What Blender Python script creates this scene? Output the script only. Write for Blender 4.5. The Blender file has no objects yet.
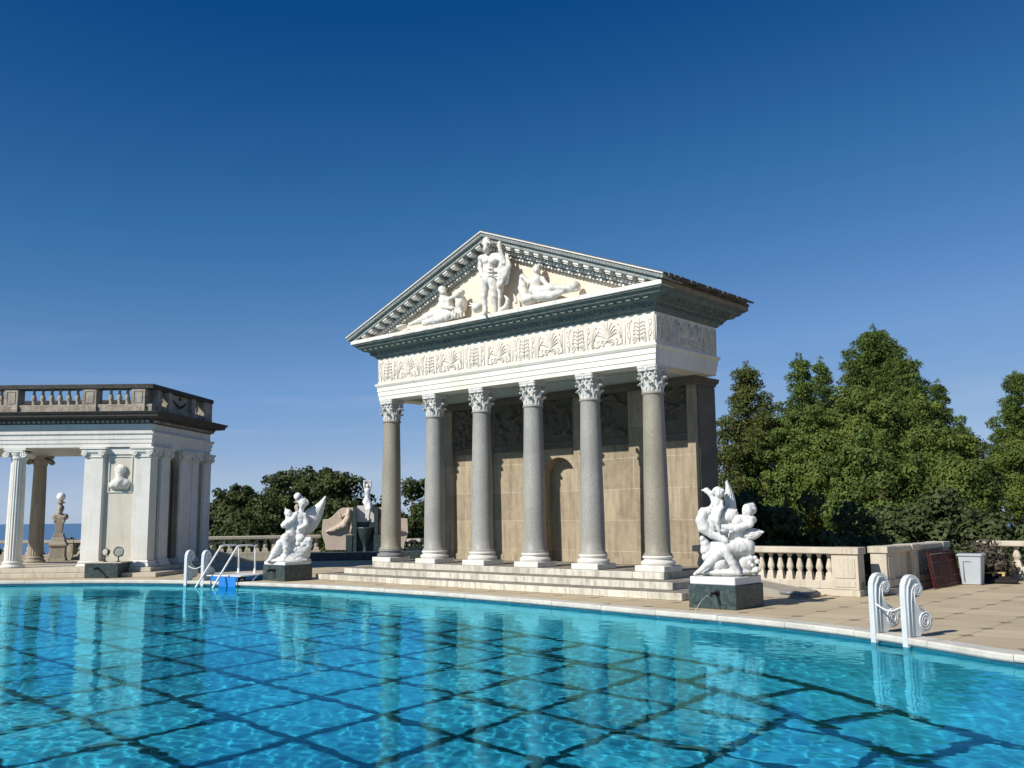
import bpy, bmesh, math, random
import numpy as np
from mathutils import Vector, Matrix, Quaternion, noise
C = bpy.context.scene.collection
SC = bpy.context.scene
rnd = random.Random(7)
R = math.radians
# ------------------------------------------------------------------ camera
CZ = 1.614
FPX = 943.9
PITCH, ROLL = 0.13851, -0.01016
_f = np.array([0, math.cos(PITCH), math.sin(PITCH)]); _r = np.array([1., 0, 0]); _u = np.cross(_r, _f)
_c, _s = math.cos(ROLL), math.sin(ROLL)
_r, _u = _c*_r + _s*_u, -_s*_r + _c*_u
cam_d = bpy.data.cameras.new('camera'); cam = bpy.data.objects.new('camera', cam_d); C.objects.link(cam)
cam_d.sensor_fit = 'HORIZONTAL'; cam_d.sensor_width = 36.0; cam_d.lens = FPX/1024*36
cam_d.clip_start = 0.1; cam_d.clip_end = 200000
m = Matrix(((_r[0], _u[0], -_f[0], 0), (_r[1], _u[1], -_f[1], 0), (_r[2], _u[2], -_f[2], CZ), (0, 0, 0, 1)))
cam.matrix_world = m
SC.camera = cam
# ------------------------------------------------------------------ light
SUN_EL = R(36.1)
SUN_TO = Vector((-0.766, -0.643, 0)).normalized()
sun_dir = Vector((SUN_TO.x*math.cos(SUN_EL), SUN_TO.y*math.cos(SUN_EL), math.sin(SUN_EL)))
W = bpy.data.worlds.new('World'); SC.world = W; W.use_nodes = True
nt = W.node_tree; nt.nodes.clear()
wo = nt.nodes.new('ShaderNodeOutputWorld'); bg = nt.nodes.new('ShaderNodeBackground'); sky = nt.nodes.new('ShaderNodeTexSky')
sky.sky_type = 'NISHITA'; sky.sun_disc = False; sky.sun_elevation = SUN_EL
sky.sun_rotation = math.atan2(SUN_TO.x, SUN_TO.y)
sky.altitude = 500; sky.air_density = 0.6; sky.dust_density = 0.0; sky.ozone_density = 10.0
SKY = 0.076
bg.inputs['Strength'].default_value = SKY
# grade the sky to the deep clear blue of the day (per-channel response, then back to sky units)
v1 = nt.nodes.new('ShaderNodeVectorMath'); v1.operation = 'SCALE'; v1.inputs['Scale'].default_value = 0.09
v2 = nt.nodes.new('ShaderNodeVectorMath'); v2.operation = 'SCALE'; v2.inputs['Scale'].default_value = 1/0.09
cu = nt.nodes.new('ShaderNodeRGBCurve')
for ch, pts in enumerate(([(0, 0), (.028, .004), (.044, .038), (.084, .165), (.195, .37), (.367, .45), (1, .7)], [(0, 0), (.07, .068), (.11, .162), (.21, .335), (.413, .51), (.59, .56), (1, .78)], [(0, 0), (.19, .24), (.29, .385), (.497, .635), (.75, .705), (1, .85)])):
    c = cu.mapping.curves[ch]
    for i, p in enumerate(pts):
        if i == 0: c.points[0].location = p
        elif i == len(pts)-1: c.points[-1].location = p
        else: c.points.new(*p)
    for p in c.points: p.handle_type = 'VECTOR'
cu.mapping.extend = 'EXTRAPOLATED'; cu.mapping.update()
nt.links.new(sky.outputs[0], v1.inputs[0]); nt.links.new(v1.outputs[0], cu.inputs['Color']); nt.links.new(cu.outputs[0], v2.inputs[0])
# faint high cirrus low over the horizon
tc = nt.nodes.new('ShaderNodeTexCoord'); mp_ = nt.nodes.new('ShaderNodeMapping'); mp_.inputs['Scale'].default_value = (2.2, 2.2, 26); mp_.inputs['Rotation'].default_value = (0.05, 0.08, 0.3)
ns_ = nt.nodes.new('ShaderNodeTexNoise'); ns_.inputs['Scale'].default_value = 1.6; ns_.inputs['Detail'].default_value = 7; ns_.inputs['Distortion'].default_value = .6
rp_ = nt.nodes.new('ShaderNodeMapRange'); rp_.inputs[1].default_value = .52; rp_.inputs[2].default_value = .78; rp_.inputs[4].default_value = .30
sx_ = nt.nodes.new('ShaderNodeSeparateXYZ'); el_ = nt.nodes.new('ShaderNodeMapRange'); el_.inputs[1].default_value = .20; el_.inputs[2].default_value = .05
ml_ = nt.nodes.new('ShaderNodeMath'); ml_.operation = 'MULTIPLY'; mx_ = nt.nodes.new('ShaderNodeMix'); mx_.data_type = 'RGBA'; mx_.inputs[7].default_value = (7.2, 7.6, 8.4, 1)
nt.links.new(tc.outputs['Generated'], mp_.inputs[0]); nt.links.new(mp_.outputs[0], ns_.inputs['Vector']); nt.links.new(ns_.outputs['Fac'], rp_.inputs[0])
nt.links.new(tc.outputs['Generated'], sx_.inputs[0]); nt.links.new(sx_.outputs[2], el_.inputs[0]); nt.links.new(rp_.outputs[0], ml_.inputs[0]); nt.links.new(el_.outputs[0], ml_.inputs[1])
nt.links.new(ml_.outputs[0], mx_.inputs[0]); nt.links.new(v2.outputs[0], mx_.inputs[6])
nt.links.new(mx_.outputs[2], bg.inputs['Color']); nt.links.new(bg.outputs[0], wo.inputs[0])
sd = bpy.data.lights.new('sun', 'SUN'); sd.energy = 4.7; sd.angle = R(0.5); sd.color = (1.0, 0.955, 0.885)
sun = bpy.data.objects.new('sun', sd); C.objects.link(sun)
sun.rotation_euler = (-sun_dir).to_track_quat('-Z', 'Y').to_euler()
SC.view_settings.view_transform = 'Standard'; SC.view_settings.look = 'None'
SC.view_settings.exposure = 0.22; SC.view_settings.gamma = 1.0; SC.view_settings.use_curve_mapping = False
SC.render.engine = 'CYCLES'
SC.cycles.use_denoising = True
SC.cycles.max_bounces = 8; SC.cycles.transparent_max_bounces = 8
WAVE = .00062
# ------------------------------------------------------------------ frames
TX, TY, YAW = -3.2710, 25.5141, -0.72367
CY, SY = math.cos(YAW), math.sin(YAW)
def T(a, b, z=0.0):
    """temple frame (a along the front, b into the temple) -> world"""
    return Vector((TX + CY*a - SY*b, TY + SY*a + CY*b, z))
TM = Matrix(((CY, -SY, 0, TX), (SY, CY, 0, TY), (0, 0, 1, 0), (0, 0, 0, 1)))   # temple frame
def ray(px, py):
    return _f + (px-512)/FPX*_r - (py-384)/FPX*_u
class Plane:
    """a vertical plane through a world point; gives the point of the plane seen at a photo position"""
    def __init__(s, p, n):
        s.p = np.array([p[0], p[1], 0.]); n = np.array([n[0], n[1], 0.]); s.n = n/np.linalg.norm(n)
    def __call__(s, px, py, d=0.0):
        q = ray(px, py); o = np.array([0, 0, CZ]); t = ((s.p - o) @ s.n + d)/(q @ s.n)
        w = o + q*t
        return Vector(w)
# ------------------------------------------------------------------ objects
def thing(name, label, cat, loc=(0, 0, 0), rz=0.0, group=None):
    o = bpy.data.objects.new(name, None); C.objects.link(o); o.empty_display_size = .2
    o.location = loc; o.rotation_euler = (0, 0, rz); o['label'] = label; o['category'] = cat
    if group: o['group'] = group
    return o
def tag(o, label, cat, group=None):
    o['label'] = label; o['category'] = cat
    if group: o['group'] = group
    return o
def kind(o, k):
    o['kind'] = k; return o
def base_of(p):
    v = Vector((0, 0, 0))
    while p is not None:
        v += p.location; p = p.parent
    return v
def copy_tree(o, parent=None):
    c = o.copy(); C.objects.link(c); c.parent = parent
    for ch in [x for x in list(C.objects) if x.parent is o]: copy_tree(ch, c)
    return c
class MB:
    """collects shapes in one frame, then becomes one mesh object"""
    def __init__(s, M=None): s.v = []; s.f = []; s.M = M; s.sm = []
    def add(s, vs, fs, M=None, smooth=False):
        n = len(s.v)
        for p in vs:
            p = Vector(p)
            if M is not None: p = M @ p
            if s.M is not None: p = s.M @ p
            s.v.append(p[:])
        for f in fs: s.f.append([i+n for i in f]); s.sm.append(smooth)
        return s
    def box(s, x0, x1, y0, y1, z0, z1, M=None):
        v = [(x0, y0, z0), (x1, y0, z0), (x1, y1, z0), (x0, y1, z0), (x0, y0, z1), (x1, y0, z1), (x1, y1, z1), (x0, y1, z1)]
        return s.add(v, [(3, 2, 1, 0), (4, 5, 6, 7), (0, 1, 5, 4), (1, 2, 6, 5), (2, 3, 7, 6), (3, 0, 4, 7)], M)
    def frust(s, cx, cy, z0, z1, hx0, hy0, hx1, hy1, M=None):
        v = [(cx+a*hx, cy+b*hy, z) for z, hx, hy in ((z0, hx0, hy0), (z1, hx1, hy1)) for a, b in ((-1, -1), (1, -1), (1, 1), (-1, 1))]
        return s.add(v, [(3, 2, 1, 0), (4, 5, 6, 7), (0, 1, 5, 4), (1, 2, 6, 5), (2, 3, 7, 6), (3, 0, 4, 7)], M)
    def lathe(s, prof, cx=0, cy=0, seg=24, M=None, flute=0, fd=0.0, cap=True):
        vs = []; fs = []
        for r, z in prof:
            for k in range(seg):
                a = 2*math.pi*k/seg; rr = r
                if flute: rr = r*(1 - fd*abs(math.cos(a*flute/2))**1.5)
                vs.append((cx+rr*math.cos(a), cy+rr*math.sin(a), z))
        for i in range(len(prof)-1):
            for k in range(seg):
                k2 = (k+1) % seg
                fs.append((i*seg+k, i*seg+k2, (i+1)*seg+k2, (i+1)*seg+k))
        s.add(vs, fs, M, True)
        if cap:
            n = len(prof)-1
            s.add([vs[k] for k in range(seg)][::-1], [tuple(range(seg))], M)
            s.add([vs[n*seg+k] for k in range(seg)], [tuple(range(seg))], M)
        return s
    def tube(s, pts, r, seg=8, M=None, flat=1.0):
        pts = [Vector(p) for p in pts]; n = len(pts)
        rs = r if isinstance(r, (list, tuple)) else [r]*n
        vs = []; fs = []; up = None
        for i, p in enumerate(pts):
            d = (pts[min(i+1, n-1)] - pts[max(i-1, 0)]).normalized()
            if up is None:
                up = Vector((0, 0, 1)) if abs(d.z) < .9 else Vector((1, 0, 0))
            x = d.cross(up).normalized(); up = x.cross(d).normalized()
            for k in range(seg):
                a = 2*math.pi*k/seg
                vs.append(p + x*(math.cos(a)*rs[i]) + up*(math.sin(a)*rs[i]*flat))
        for i in range(n-1):
            for k in range(seg):
                k2 = (k+1) % seg
                fs.append((i*seg+k, i*seg+k2, (i+1)*seg+k2, (i+1)*seg+k))
        fs.append(tuple(range(seg))[::-1]); fs.append(tuple((n-1)*seg+k for k in range(seg)))
        return s.add(vs, fs, M, True)
    def prism(s, poly, z0, z1, M=None):
        n = len(poly); vs = [(x, y, z0) for x, y in poly]+[(x, y, z1) for x, y in poly]
        fs = [tuple(range(n))[::-1], tuple(range(n, 2*n))]+[(i, (i+1) % n, n+(i+1) % n, n+i) for i in range(n)]
        return s.add(vs, fs, M)
    def plate(s, poly, y0, y1, M=None):
        """polygon in x,z with thickness along y"""
        n = len(poly); vs = [(x, y0, z) for x, z in poly]+[(x, y1, z) for x, z in poly]
        fs = [tuple(range(n)), tuple(range(n, 2*n))[::-1]]+[((i+1) % n, i, n+i, n+(i+1) % n) for i in range(n)]
        return s.add(vs, fs, M)
    def ring(s, x0, x1, y0, y1, prof, M=None, cap=True):
        """moulding: rectangle grown by p at height z"""
        vs = []; fs = []
        for p, z in prof: vs += [(x0-p, y0-p, z), (x1+p, y0-p, z), (x1+p, y1+p, z), (x0-p, y1+p, z)]
        for i in range(len(prof)-1):
            for k in range(4):
                k2 = (k+1) % 4
                fs.append((4*i+k, 4*i+k2, 4*i+4+k2, 4*i+4+k))
        n = 4*(len(prof)-1)
        if cap: fs += [(3, 2, 1, 0), (n, n+1, n+2, n+3)]
        return s.add(vs, fs, M)
    def sphere(s, c, r, M=None, seg=12, sc=(1, 1, 1)):
        pr = []
        for i in range(seg//2+1):
            a = -math.pi/2+math.pi*i/(seg//2); pr.append((max(.0005, math.cos(a)), math.sin(a)))
        X = Matrix.Translation(c) @ Matrix.Diagonal((r*sc[0], r*sc[1], r*sc[2], 1))
        if M is not None: X = M @ X
        return s.lathe(pr, 0, 0, seg, X, cap=False)
    def build(s, name, mat, parent=None, bevel=0.0):
        me = bpy.data.meshes.new(name); o = bpy.data.objects.new(name, me); C.objects.link(o)
        b = base_of(parent) if parent is not None else Vector((0, 0, 0))
        me.from_pydata([(p[0]-b.x, p[1]-b.y, p[2]-b.z) for p in s.v], [], s.f)
        me.polygons.foreach_set('use_smooth', s.sm)
        me.materials.append(mat); me.update()
        bm = bmesh.new(); bm.from_mesh(me); bmesh.ops.recalc_face_normals(bm, faces=bm.faces); bm.to_mesh(me); bm.free()
        if parent is not None: o.parent = parent
        if bevel:
            bv = o.modifiers.new('bevel', 'BEVEL'); bv.width = bevel; bv.segments = 1; bv.limit_method = 'ANGLE'; bv.angle_limit = R(50); bv.use_clamp_overlap = True
        return o
def build_each(M0, boxes, name, mat, parent):
    for b in boxes: MB(M0).box(*b).build(name, mat, parent)
def mesh_np(name, V, F, mat, parent=None, smooth=False):
    me = bpy.data.meshes.new(name); V = np.asarray(V, np.float32); F = np.asarray(F, np.int32); k = F.shape[1]
    me.vertices.add(len(V)); me.vertices.foreach_set('co', V.ravel())
    me.loops.add(F.size); me.loops.foreach_set('vertex_index', F.ravel())
    me.polygons.add(len(F)); me.polygons.foreach_set('loop_start', np.arange(0, F.size, k, dtype=np.int32))
    me.polygons.foreach_set('loop_total', np.full(len(F), k, np.int32))
    me.polygons.foreach_set('use_smooth', np.full(len(F), smooth))
    me.update(calc_edges=True); me.validate()
    me.materials.append(mat)
    o = bpy.data.objects.new(name, me); C.objects.link(o)
    if parent is not None: o.parent = parent
    return o
# ------------------------------------------------------------------ sculpting: smooth union of limbs, meshed by surface nets
class Sculpt:
    def __init__(s, k=.02): s.p = []; s.k = k
    def cap(s, a, b, ra, rb, k=None): s.p.append(('c', Vector(a), Vector(b), ra, rb, k or s.k)); return s
    def chain(s, pts, rs, k=None):
        for i in range(len(pts)-1): s.cap(pts[i], pts[i+1], rs[i], rs[i+1], k)
        return s
    def ell(s, c, r, Rm=None, k=None): s.p.append(('e', Vector(c), Vector(r), Rm, 0, k or s.k)); return s
    def ball(s, c, r, k=None): return s.ell(c, (r, r, r), None, k)
    def mesh(s, name, mat, parent=None, vox=.015, amp=.0, freq=20., seed=0, zmin=None):
        lo = np.array([1e9]*3); hi = -lo
        bb = []
        for q in s.p:
            if q[0] == 'c':
                P = np.array([q[1][:], q[2][:]]); r = max(q[3], q[4])
            else:
                P = np.array([q[1][:]]); r = max(q[2])
            r += q[5]+2.5*vox
            bb.append((P.min(0)-r, P.max(0)+r)); lo = np.minimum(lo, bb[-1][0]); hi = np.maximum(hi, bb[-1][1])
        n = np.ceil((hi-lo)/vox).astype(int)+2
        D = np.full(n, 9., np.float32)
        for q, (l, h) in zip(s.p, bb):
            i0 = np.maximum(((l-lo)/vox).astype(int), 0); i1 = np.minimum(((h-lo)/vox).astype(int)+2, n)
            ax = [lo[j]+vox*np.arange(i0[j], i1[j]) for j in range(3)]
            G = np.stack(np.meshgrid(*ax, indexing='ij'), -1)
            if q[0] == 'c':
                a = np.array(q[1][:]); b = np.array(q[2][:]); ab = b-a
                t = np.clip(((G-a) @ ab)/max(ab @ ab, 1e-9), 0, 1)
                d = np.linalg.norm(G-a-t[..., None]*ab, axis=-1)-(q[3]+(q[4]-q[3])*t)
            else:
                X = G-np.array(q[1][:])
                if q[3] is not None: X = X @ np.array([list(r) for r in q[3]])
                rr = np.array(q[2][:]); k0 = np.linalg.norm(X/rr, axis=-1); k1 = np.linalg.norm(X/rr**2, axis=-1)
                d = np.where(k1 > 1e-6, k0*(k0-1)/np.maximum(k1, 1e-6), -rr.min())
            sl = tuple(slice(i0[j], i1[j]) for j in range(3)); o = D[sl]; k = q[5]
            hh = np.maximum(k-np.abs(o-d), 0)/k
            D[sl] = np.minimum(o, d)-hh*hh*k*.25
        if amp:
            rs = np.random.RandomState(seed); ax = [lo[j]+vox*np.arange(n[j]) for j in range(3)]
            G = np.stack(np.meshgrid(*ax, indexing='ij'), -1).astype(np.float32); N = np.zeros(n, np.float32)
            for i in range(10):
                w = rs.normal(size=3); w = w/np.linalg.norm(w)*freq*(.6+1.6*rs.rand())
                N += np.sin((G @ w.astype(np.float32))+rs.rand()*7+1.5*np.sin(G[..., (i % 3)]*freq*.7+i))
            D += (amp*N/3).astype(np.float32)
        if zmin is not None:
            zz = lo[2]+vox*np.arange(n[2]); D = np.maximum(D, (zmin-zz)[None, None, :].astype(np.float32))
        V, F = surface_nets(D); V = V*vox+lo
        b = base_of(parent) if parent is not None else Vector((0, 0, 0))
        return mesh_np(name, V-np.array(b[:]), F, mat, parent, True)
def surface_nets(D):
    S = D < 0; n = np.array(D.shape)
    cnt = np.zeros(n-1, np.int32)
    offs = [(i, j, k) for i in (0, 1) for j in (0, 1) for k in (0, 1)]
    def sub(A, o): return A[o[0]:A.shape[0]-1+o[0], o[1]:A.shape[1]-1+o[1], o[2]:A.shape[2]-1+o[2]]
    for o in offs: cnt += sub(S, o)
    act = (cnt > 0) & (cnt < 8); ids = np.full(n-1, -1, np.int64); A = np.argwhere(act); ids[act] = np.arange(len(A))
    acc = np.zeros((len(A), 3)); num = np.zeros(len(A))
    cor = {o: sub(D, o)[act] for o in offs}
    for a in offs:
        for ax in range(3):
            if a[ax]: continue
            b = list(a); b[ax] = 1; b = tuple(b); da, db = cor[a], cor[b]; x = (da < 0) != (db < 0)
            t = np.where(x, da/np.where(np.abs(da-db) < 1e-9, 1, da-db), 0)
            p = np.array(a, float)[None, :]+t[:, None]*np.eye(3)[ax][None, :]
            acc += np.where(x[:, None], p, 0); num += x
    V = A+acc/np.maximum(num, 1)[:, None]
    Fs = []
    for ax in range(3):
        e = [slice(None)]*3; e2 = [slice(None)]*3; e[ax] = slice(0, -1); e2[ax] = slice(1, None)
        s0, s1 = S[tuple(e)], S[tuple(e2)]; E = np.argwhere(s0 != s1); o1, o2 = [(1, 2), (2, 0), (0, 1)][ax]
        E = E[(E[:, o1] > 0) & (E[:, o2] > 0) & (E[:, o1] < n[o1]-1) & (E[:, o2] < n[o2]-1)]
        if not len(E): continue
        def g(d1, d2):
            q = E.copy(); q[:, o1] -= d1; q[:, o2] -= d2; return ids[q[:, 0], q[:, 1], q[:, 2]]
        F = np.stack([g(1, 1), g(0, 1), g(0, 0), g(1, 0)], -1); inside = s0[tuple(E.T)]
        F[~inside] = F[~inside][:, ::-1]; Fs.append(F)
    return V, np.concatenate(Fs)
# ------------------------------------------------------------------ materials
class NT:
    def __init__(s, name):
        s.m = bpy.data.materials.new(name); s.m.use_nodes = True; s.t = s.m.node_tree; s.b = s.t.nodes['Principled BSDF']; s.out = s.t.nodes['Material Output']
        s.pos = s.n('ShaderNodeNewGeometry').outputs['Position']
    def n(s, k, **kw):
        x = s.t.nodes.new(k)
        for a, v in kw.items():
            if a in x.inputs.keys() if isinstance(a, str) else False: x.inputs[a].default_value = v
            else: setattr(x, a, v)
        return x
    def link(s, a, b): s.t.links.new(a, b)
    def mapped(s, rot=0, scale=(1, 1, 1), loc=(0, 0, 0), src=None):
        q = s.n('ShaderNodeMapping'); q.inputs['Rotation'].default_value = (0, 0, rot); q.inputs['Scale'].default_value = scale; q.inputs['Location'].default_value = loc
        s.link(src or s.pos, q.inputs[0]); return q.outputs[0]
    def noise(s, scale, detail=4, rough=.55, vec=None, dist=0):
        q = s.n('ShaderNodeTexNoise'); q.inputs['Scale'].default_value = scale; q.inputs['Detail'].default_value = detail; q.inputs['Roughness'].default_value = rough; q.inputs['Distortion'].default_value = dist
        s.link(vec or s.pos, q.inputs['Vector']); return q.outputs['Fac']
    def ramp(s, fac, a, b, ca=(0, 0, 0, 1), cb=(1, 1, 1, 1)):
        q = s.n('ShaderNodeValToRGB'); e = q.color_ramp.elements; e[0].position = a; e[1].position = b; e[0].color = ca; e[1].color = cb
        s.link(fac, q.inputs[0]); return q.outputs[0]
    def mix(s, fac, a, b, mode='MIX'):
        q = s.n('ShaderNodeMix', data_type='RGBA', blend_type=mode)
        for sock, v in ((0, fac), (6, a), (7, b)):
            if hasattr(v, 'is_output'): s.link(v, q.inputs[sock])
            elif sock == 0: q.inputs[0].default_value = v
            else: q.inputs[sock].default_value = (*v[:3], 1)
        return q.outputs[2]
    def math(s, op, a, b=0.0, c=None):
        q = s.n('ShaderNodeMath', operation=op)
        for i, v in enumerate((a, b) if c is None else (a, b, c)):
            if hasattr(v, 'is_output'): s.link(v, q.inputs[i])
            else: q.inputs[i].default_value = v
        return q.outputs[0]
    def bump(s, h, strength=.3, dist=.02):
        q = s.n('ShaderNodeBump'); q.inputs['Strength'].default_value = strength; q.inputs['Distance'].default_value = dist
        s.link(h, q.inputs['Height']); s.link(q.outputs[0], s.b.inputs['Normal'])
    def done(s, col, rough=.7, spec=.3, metal=0.0):
        if hasattr(col, 'is_output'): s.link(col, s.b.inputs['Base Color'])
        else: s.b.inputs['Base Color'].default_value = (*col[:3], 1)
        if hasattr(rough, 'is_output'): s.link(rough, s.b.inputs['Roughness'])
        else: s.b.inputs['Roughness'].default_value = rough
        s.b.inputs['Specular IOR Level'].default_value = spec; s.b.inputs['Metallic'].default_value = metal
        return s.m
def stone(name, col, dark=None, scale=2.5, amt=.6, rough=.65, bump=.25, fine=60, fcol=None, famt=.3, streak=0, streak_col=(.1, .09, .07), spec=.3, bscale=14):
    """stone: broad patches between col and dark, fine grain, rain streaks"""
    q = NT(name); dark = dark or tuple(c*.7 for c in col)
    a = q.ramp(q.noise(scale, 6, .6, dist=.4), .35, .68)
    c = q.mix(q.math('MULTIPLY', a, amt), col, dark)
    if famt:
        f = q.ramp(q.noise(fine, 3, .7), .42, .6); c = q.mix(q.math('MULTIPLY', f, famt), c, fcol or tuple(x*.55 for x in col))
    if streak:
        v = q.mapped(0, (5, 5, .45)); sfac = q.ramp(q.noise(1.6, 5, .6, v), .52, .75); c = q.mix(q.math('MULTIPLY', sfac, streak), c, streak_col)
    if bump: q.bump(q.noise(bscale, 6, .65), bump, .02)
    return q.done(c, rough, spec)
def plain(name, col, rough=.5, spec=.4, metal=0.0, var=.12, scale=8, bump=0.05):
    q = NT(name); c = q.mix(q.math('MULTIPLY', q.ramp(q.noise(scale, 5), .35, .7), var*2), col, tuple(x*.55 for x in col))
    if bump: q.bump(q.noise(scale*3, 5), bump, .01)
    return q.done(c, rough, spec, metal)
def blocks(name, col, dark, w, h, rot=YAW, joint=(.16, .11, .07), js=.006, streak=.5, offset=.5, light=None, patch=.25):
    """ashlar facing: courses of blocks, each its own tint, with joints"""
    q = NT(name); sep = q.n('ShaderNodeSeparateXYZ'); q.link(q.mapped(-rot, loc=(0, 0, 0)), sep.inputs[0]); cmb = q.n('ShaderNodeCombineXYZ')
    q.link(q.math('ADD', sep.outputs[0], sep.outputs[1]), cmb.inputs[0]); q.link(sep.outputs[2], cmb.inputs[1])
    b = q.n('ShaderNodeTexBrick', offset=offset); b.inputs['Scale'].default_value = 1; b.inputs['Brick Width'].default_value = w; b.inputs['Row Height'].default_value = h; b.inputs['Mortar Size'].default_value = js; b.inputs['Mortar Smooth'].default_value = .2; b.inputs['Bias'].default_value = 0
    b.inputs['Color1'].default_value = (*col, 1); b.inputs['Color2'].default_value = (*dark, 1); b.inputs['Mortar'].default_value = (*joint, 1)
    q.link(cmb.outputs[0], b.inputs['Vector'])
    v = q.mapped(0, (6, 6, .7)); st = q.ramp(q.noise(1.3, 6, .6, v), .45, .72)
    c = q.mix(q.math('MULTIPLY', st, streak), b.outputs['Color'], tuple(x*.55 for x in dark))
    n2 = q.ramp(q.noise(5, 6, .65), .4, .75); c = q.mix(q.math('MULTIPLY', n2, .35), c, light or tuple(min(1, x*1.25) for x in col))
    pt = q.ramp(q.noise(11, 6, .7, dist=.5), .55, .72); c = q.mix(q.math('MULTIPLY', pt, patch), c, tuple(x*.35 for x in dark))
    q.bump(q.noise(40, 5, .7), .2, .01)
    return q.done(c, .8, .2)
# ================================================================== materials
M = {}
M['marble'] = stone('white_marble', (.74, .72, .66), (.54, .51, .44), 1.6, .55, .5, .15, 50, (.5, .48, .43), .22, .35, (.30, .27, .22), .4)
M['step'] = blocks('veined_step_marble', (.66, .62, .52), (.44, .41, .33), .95, .146, joint=(.16, .14, .11), js=.005, streak=.95, light=(.72, .70, .63), patch=.6)
M['statue'] = stone('statue_marble', (.70, .69, .66), (.55, .54, .51), 3, .55, .45, .1, 80, (.7, .69, .66), .15, .12, (.45, .43, .40), .4, 30)
M['old_statue'] = stone('weathered_statue_marble', (.76, .73, .66), (.56, .53, .47), 4, .6, .6, .2, 60, (.40, .38, .33), .3, .3, (.3, .28, .24), .3, 30)
M['granite'] = stone('grey_granite', (.40, .385, .345), (.29, .28, .25), 1.1, .75, .5, .12, 55, (.12, .12, .12), .55, .2, (.16, .14, .11), .4, 60)
M['granite_tan'] = stone('tan_granite', (.35, .32, .25), (.24, .215, .16), 1.1, .7, .5, .12, 55, (.12, .11, .09), .55, .3, (.15, .13, .09), .4, 60)
M['capital'] = stone('carved_capital_marble', (.72, .70, .65), (.45, .43, .40), 7, .7, .7, .3, 40, (.2, .2, .19), .35, .0)
M['base_dark'] = stone('dark_grey_marble', (.20, .20, .20), (.10, .10, .11), 5, .7, .55, .2, 40, (.4, .4, .4), .25)
M['wall'] = blocks('tan_travertine', (.38, .31, .215), (.265, .215, .145), .86, .74, streak=.75, joint=(.48, .42, .32), js=.007, light=(.50, .42, .29))
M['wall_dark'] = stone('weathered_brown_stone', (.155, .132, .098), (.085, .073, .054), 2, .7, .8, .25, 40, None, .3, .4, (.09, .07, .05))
M['verd'] = stone('green_weathered_marble', (.13, .17, .155), (.055, .08, .075), 6, .9, .7, .7, 30, (.30, .34, .31), .3, .3, (.05, .05, .04))
M['tymp'] = stone('peach_stucco', (.76, .68, .56), (.66, .56, .43), 3, .6, .8, .25, 50, (.5, .36, .24), .25, .15, (.4, .29, .19))
M['frieze'] = stone('cream_frieze_marble', (.76, .71, .62), (.58, .53, .45), 5, .6, .65, .25, 40, (.35, .31, .26), .25, .3, (.33, .28, .21))
M['roof'] = stone('dark_stained_roof_edge', (.10, .09, .075), (.035, .033, .03), 6, .8, .85, .5, 30, (.26, .20, .13), .35)
M['pav'] = stone('pale_plaster_marble', (.74, .72, .66), (.58, .56, .49), 2, .6, .65, .15, 30, (.55, .52, .45), .25, .35, (.36, .33, .27))
M['pav_wall'] = stone('stained_plaster', (.60, .57, .48), (.50, .46, .36), 1.3, .7, .75, .2, 25, (.44, .41, .33), .3, .3, (.33, .29, .2))
M['pav_top'] = stone('lichen_stained_concrete', (.50, .44, .35), (.20, .17, .135), 3.2, .75, .8, .35, 30, (.05, .045, .04), .4, .55, (.05, .045, .04))
M['black_crust'] = stone('black_stained_cornice', (.055, .05, .045), (.02, .02, .02), 4, .7, .85, .5, 30, (.3, .27, .22), .15)
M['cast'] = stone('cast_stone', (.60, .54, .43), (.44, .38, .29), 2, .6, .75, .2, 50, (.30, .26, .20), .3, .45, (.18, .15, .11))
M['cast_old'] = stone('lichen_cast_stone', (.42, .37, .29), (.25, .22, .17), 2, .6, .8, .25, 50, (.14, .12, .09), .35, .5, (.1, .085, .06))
M['bronze'] = plain('dark_bronze', (.025, .025, .025), .35, .5, .6)
M['white_metal'] = plain('white_painted_metal', (.80, .80, .78), .3, .5, 0, .05)
M['ladder'] = stone('pale_grey_marble', (.66, .68, .67), (.5, .52, .52), 6, .5, .45, .1, 60, (.42, .44, .44), .2, .2, (.3, .3, .28))
M['rope'] = plain('white_rope', (.75, .74, .70), .8, .1)
M['blue'] = plain('blue_vinyl', (.02, .22, .62), .45, .4, 0, .1, 3)
M['grey_deck'] = plain('pale_plastic', (.70, .70, .68), .5, .3, 0, .08)
M['bin'] = plain('grey_plastic', (.42, .46, .49), .45, .4, 0, .06, 4)
M['maroon'] = stone('dark_red_lacquer', (.085, .014, .011), (.04, .007, .006), 6, .6, .6, .1, 30, None, .2, 0, (0, 0, 0), .12)
M['pale_line'] = plain('worn_pale_inlay', (.22, .17, .13), .6)
M['yellow_wood'] = plain('raw_yellow_wood', (.52, .38, .16), .7, .2, 0, .2, 10)
M['dark_rubber'] = plain('black_rubber_mat', (.022, .018, .016), .8, .2)
M['bench'] = stone('grey_slab', (.36, .33, .28), (.25, .23, .19), 3, .6, .7, .2, 40)
M['glass_globe'] = plain('white_opal_glass', (.82, .82, .80), .15, .5, 0, .03)
M['lamp_glass'] = plain('pale_lamp_lens', (.45, .43, .36), .2, .6, 0, .05)
M['trunk'] = stone('bark', (.12, .085, .06), (.06, .045, .033), 6, .7, .9, .6, 20)
def green_marble():
    q = NT('green_marble'); n = q.noise(7, 8, .7, dist=1.5); c = q.ramp(n, .36, .66, (.010, .020, .020, 1), (.055, .085, .083, 1))
    v = q.ramp(q.noise(22, 6, .75, dist=.8), .58, .68); c = q.mix(q.math('MULTIPLY', v, .55), c, (.38, .46, .44)); q.bump(q.noise(20), .1); return q.done(c, .45, .5)
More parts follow.
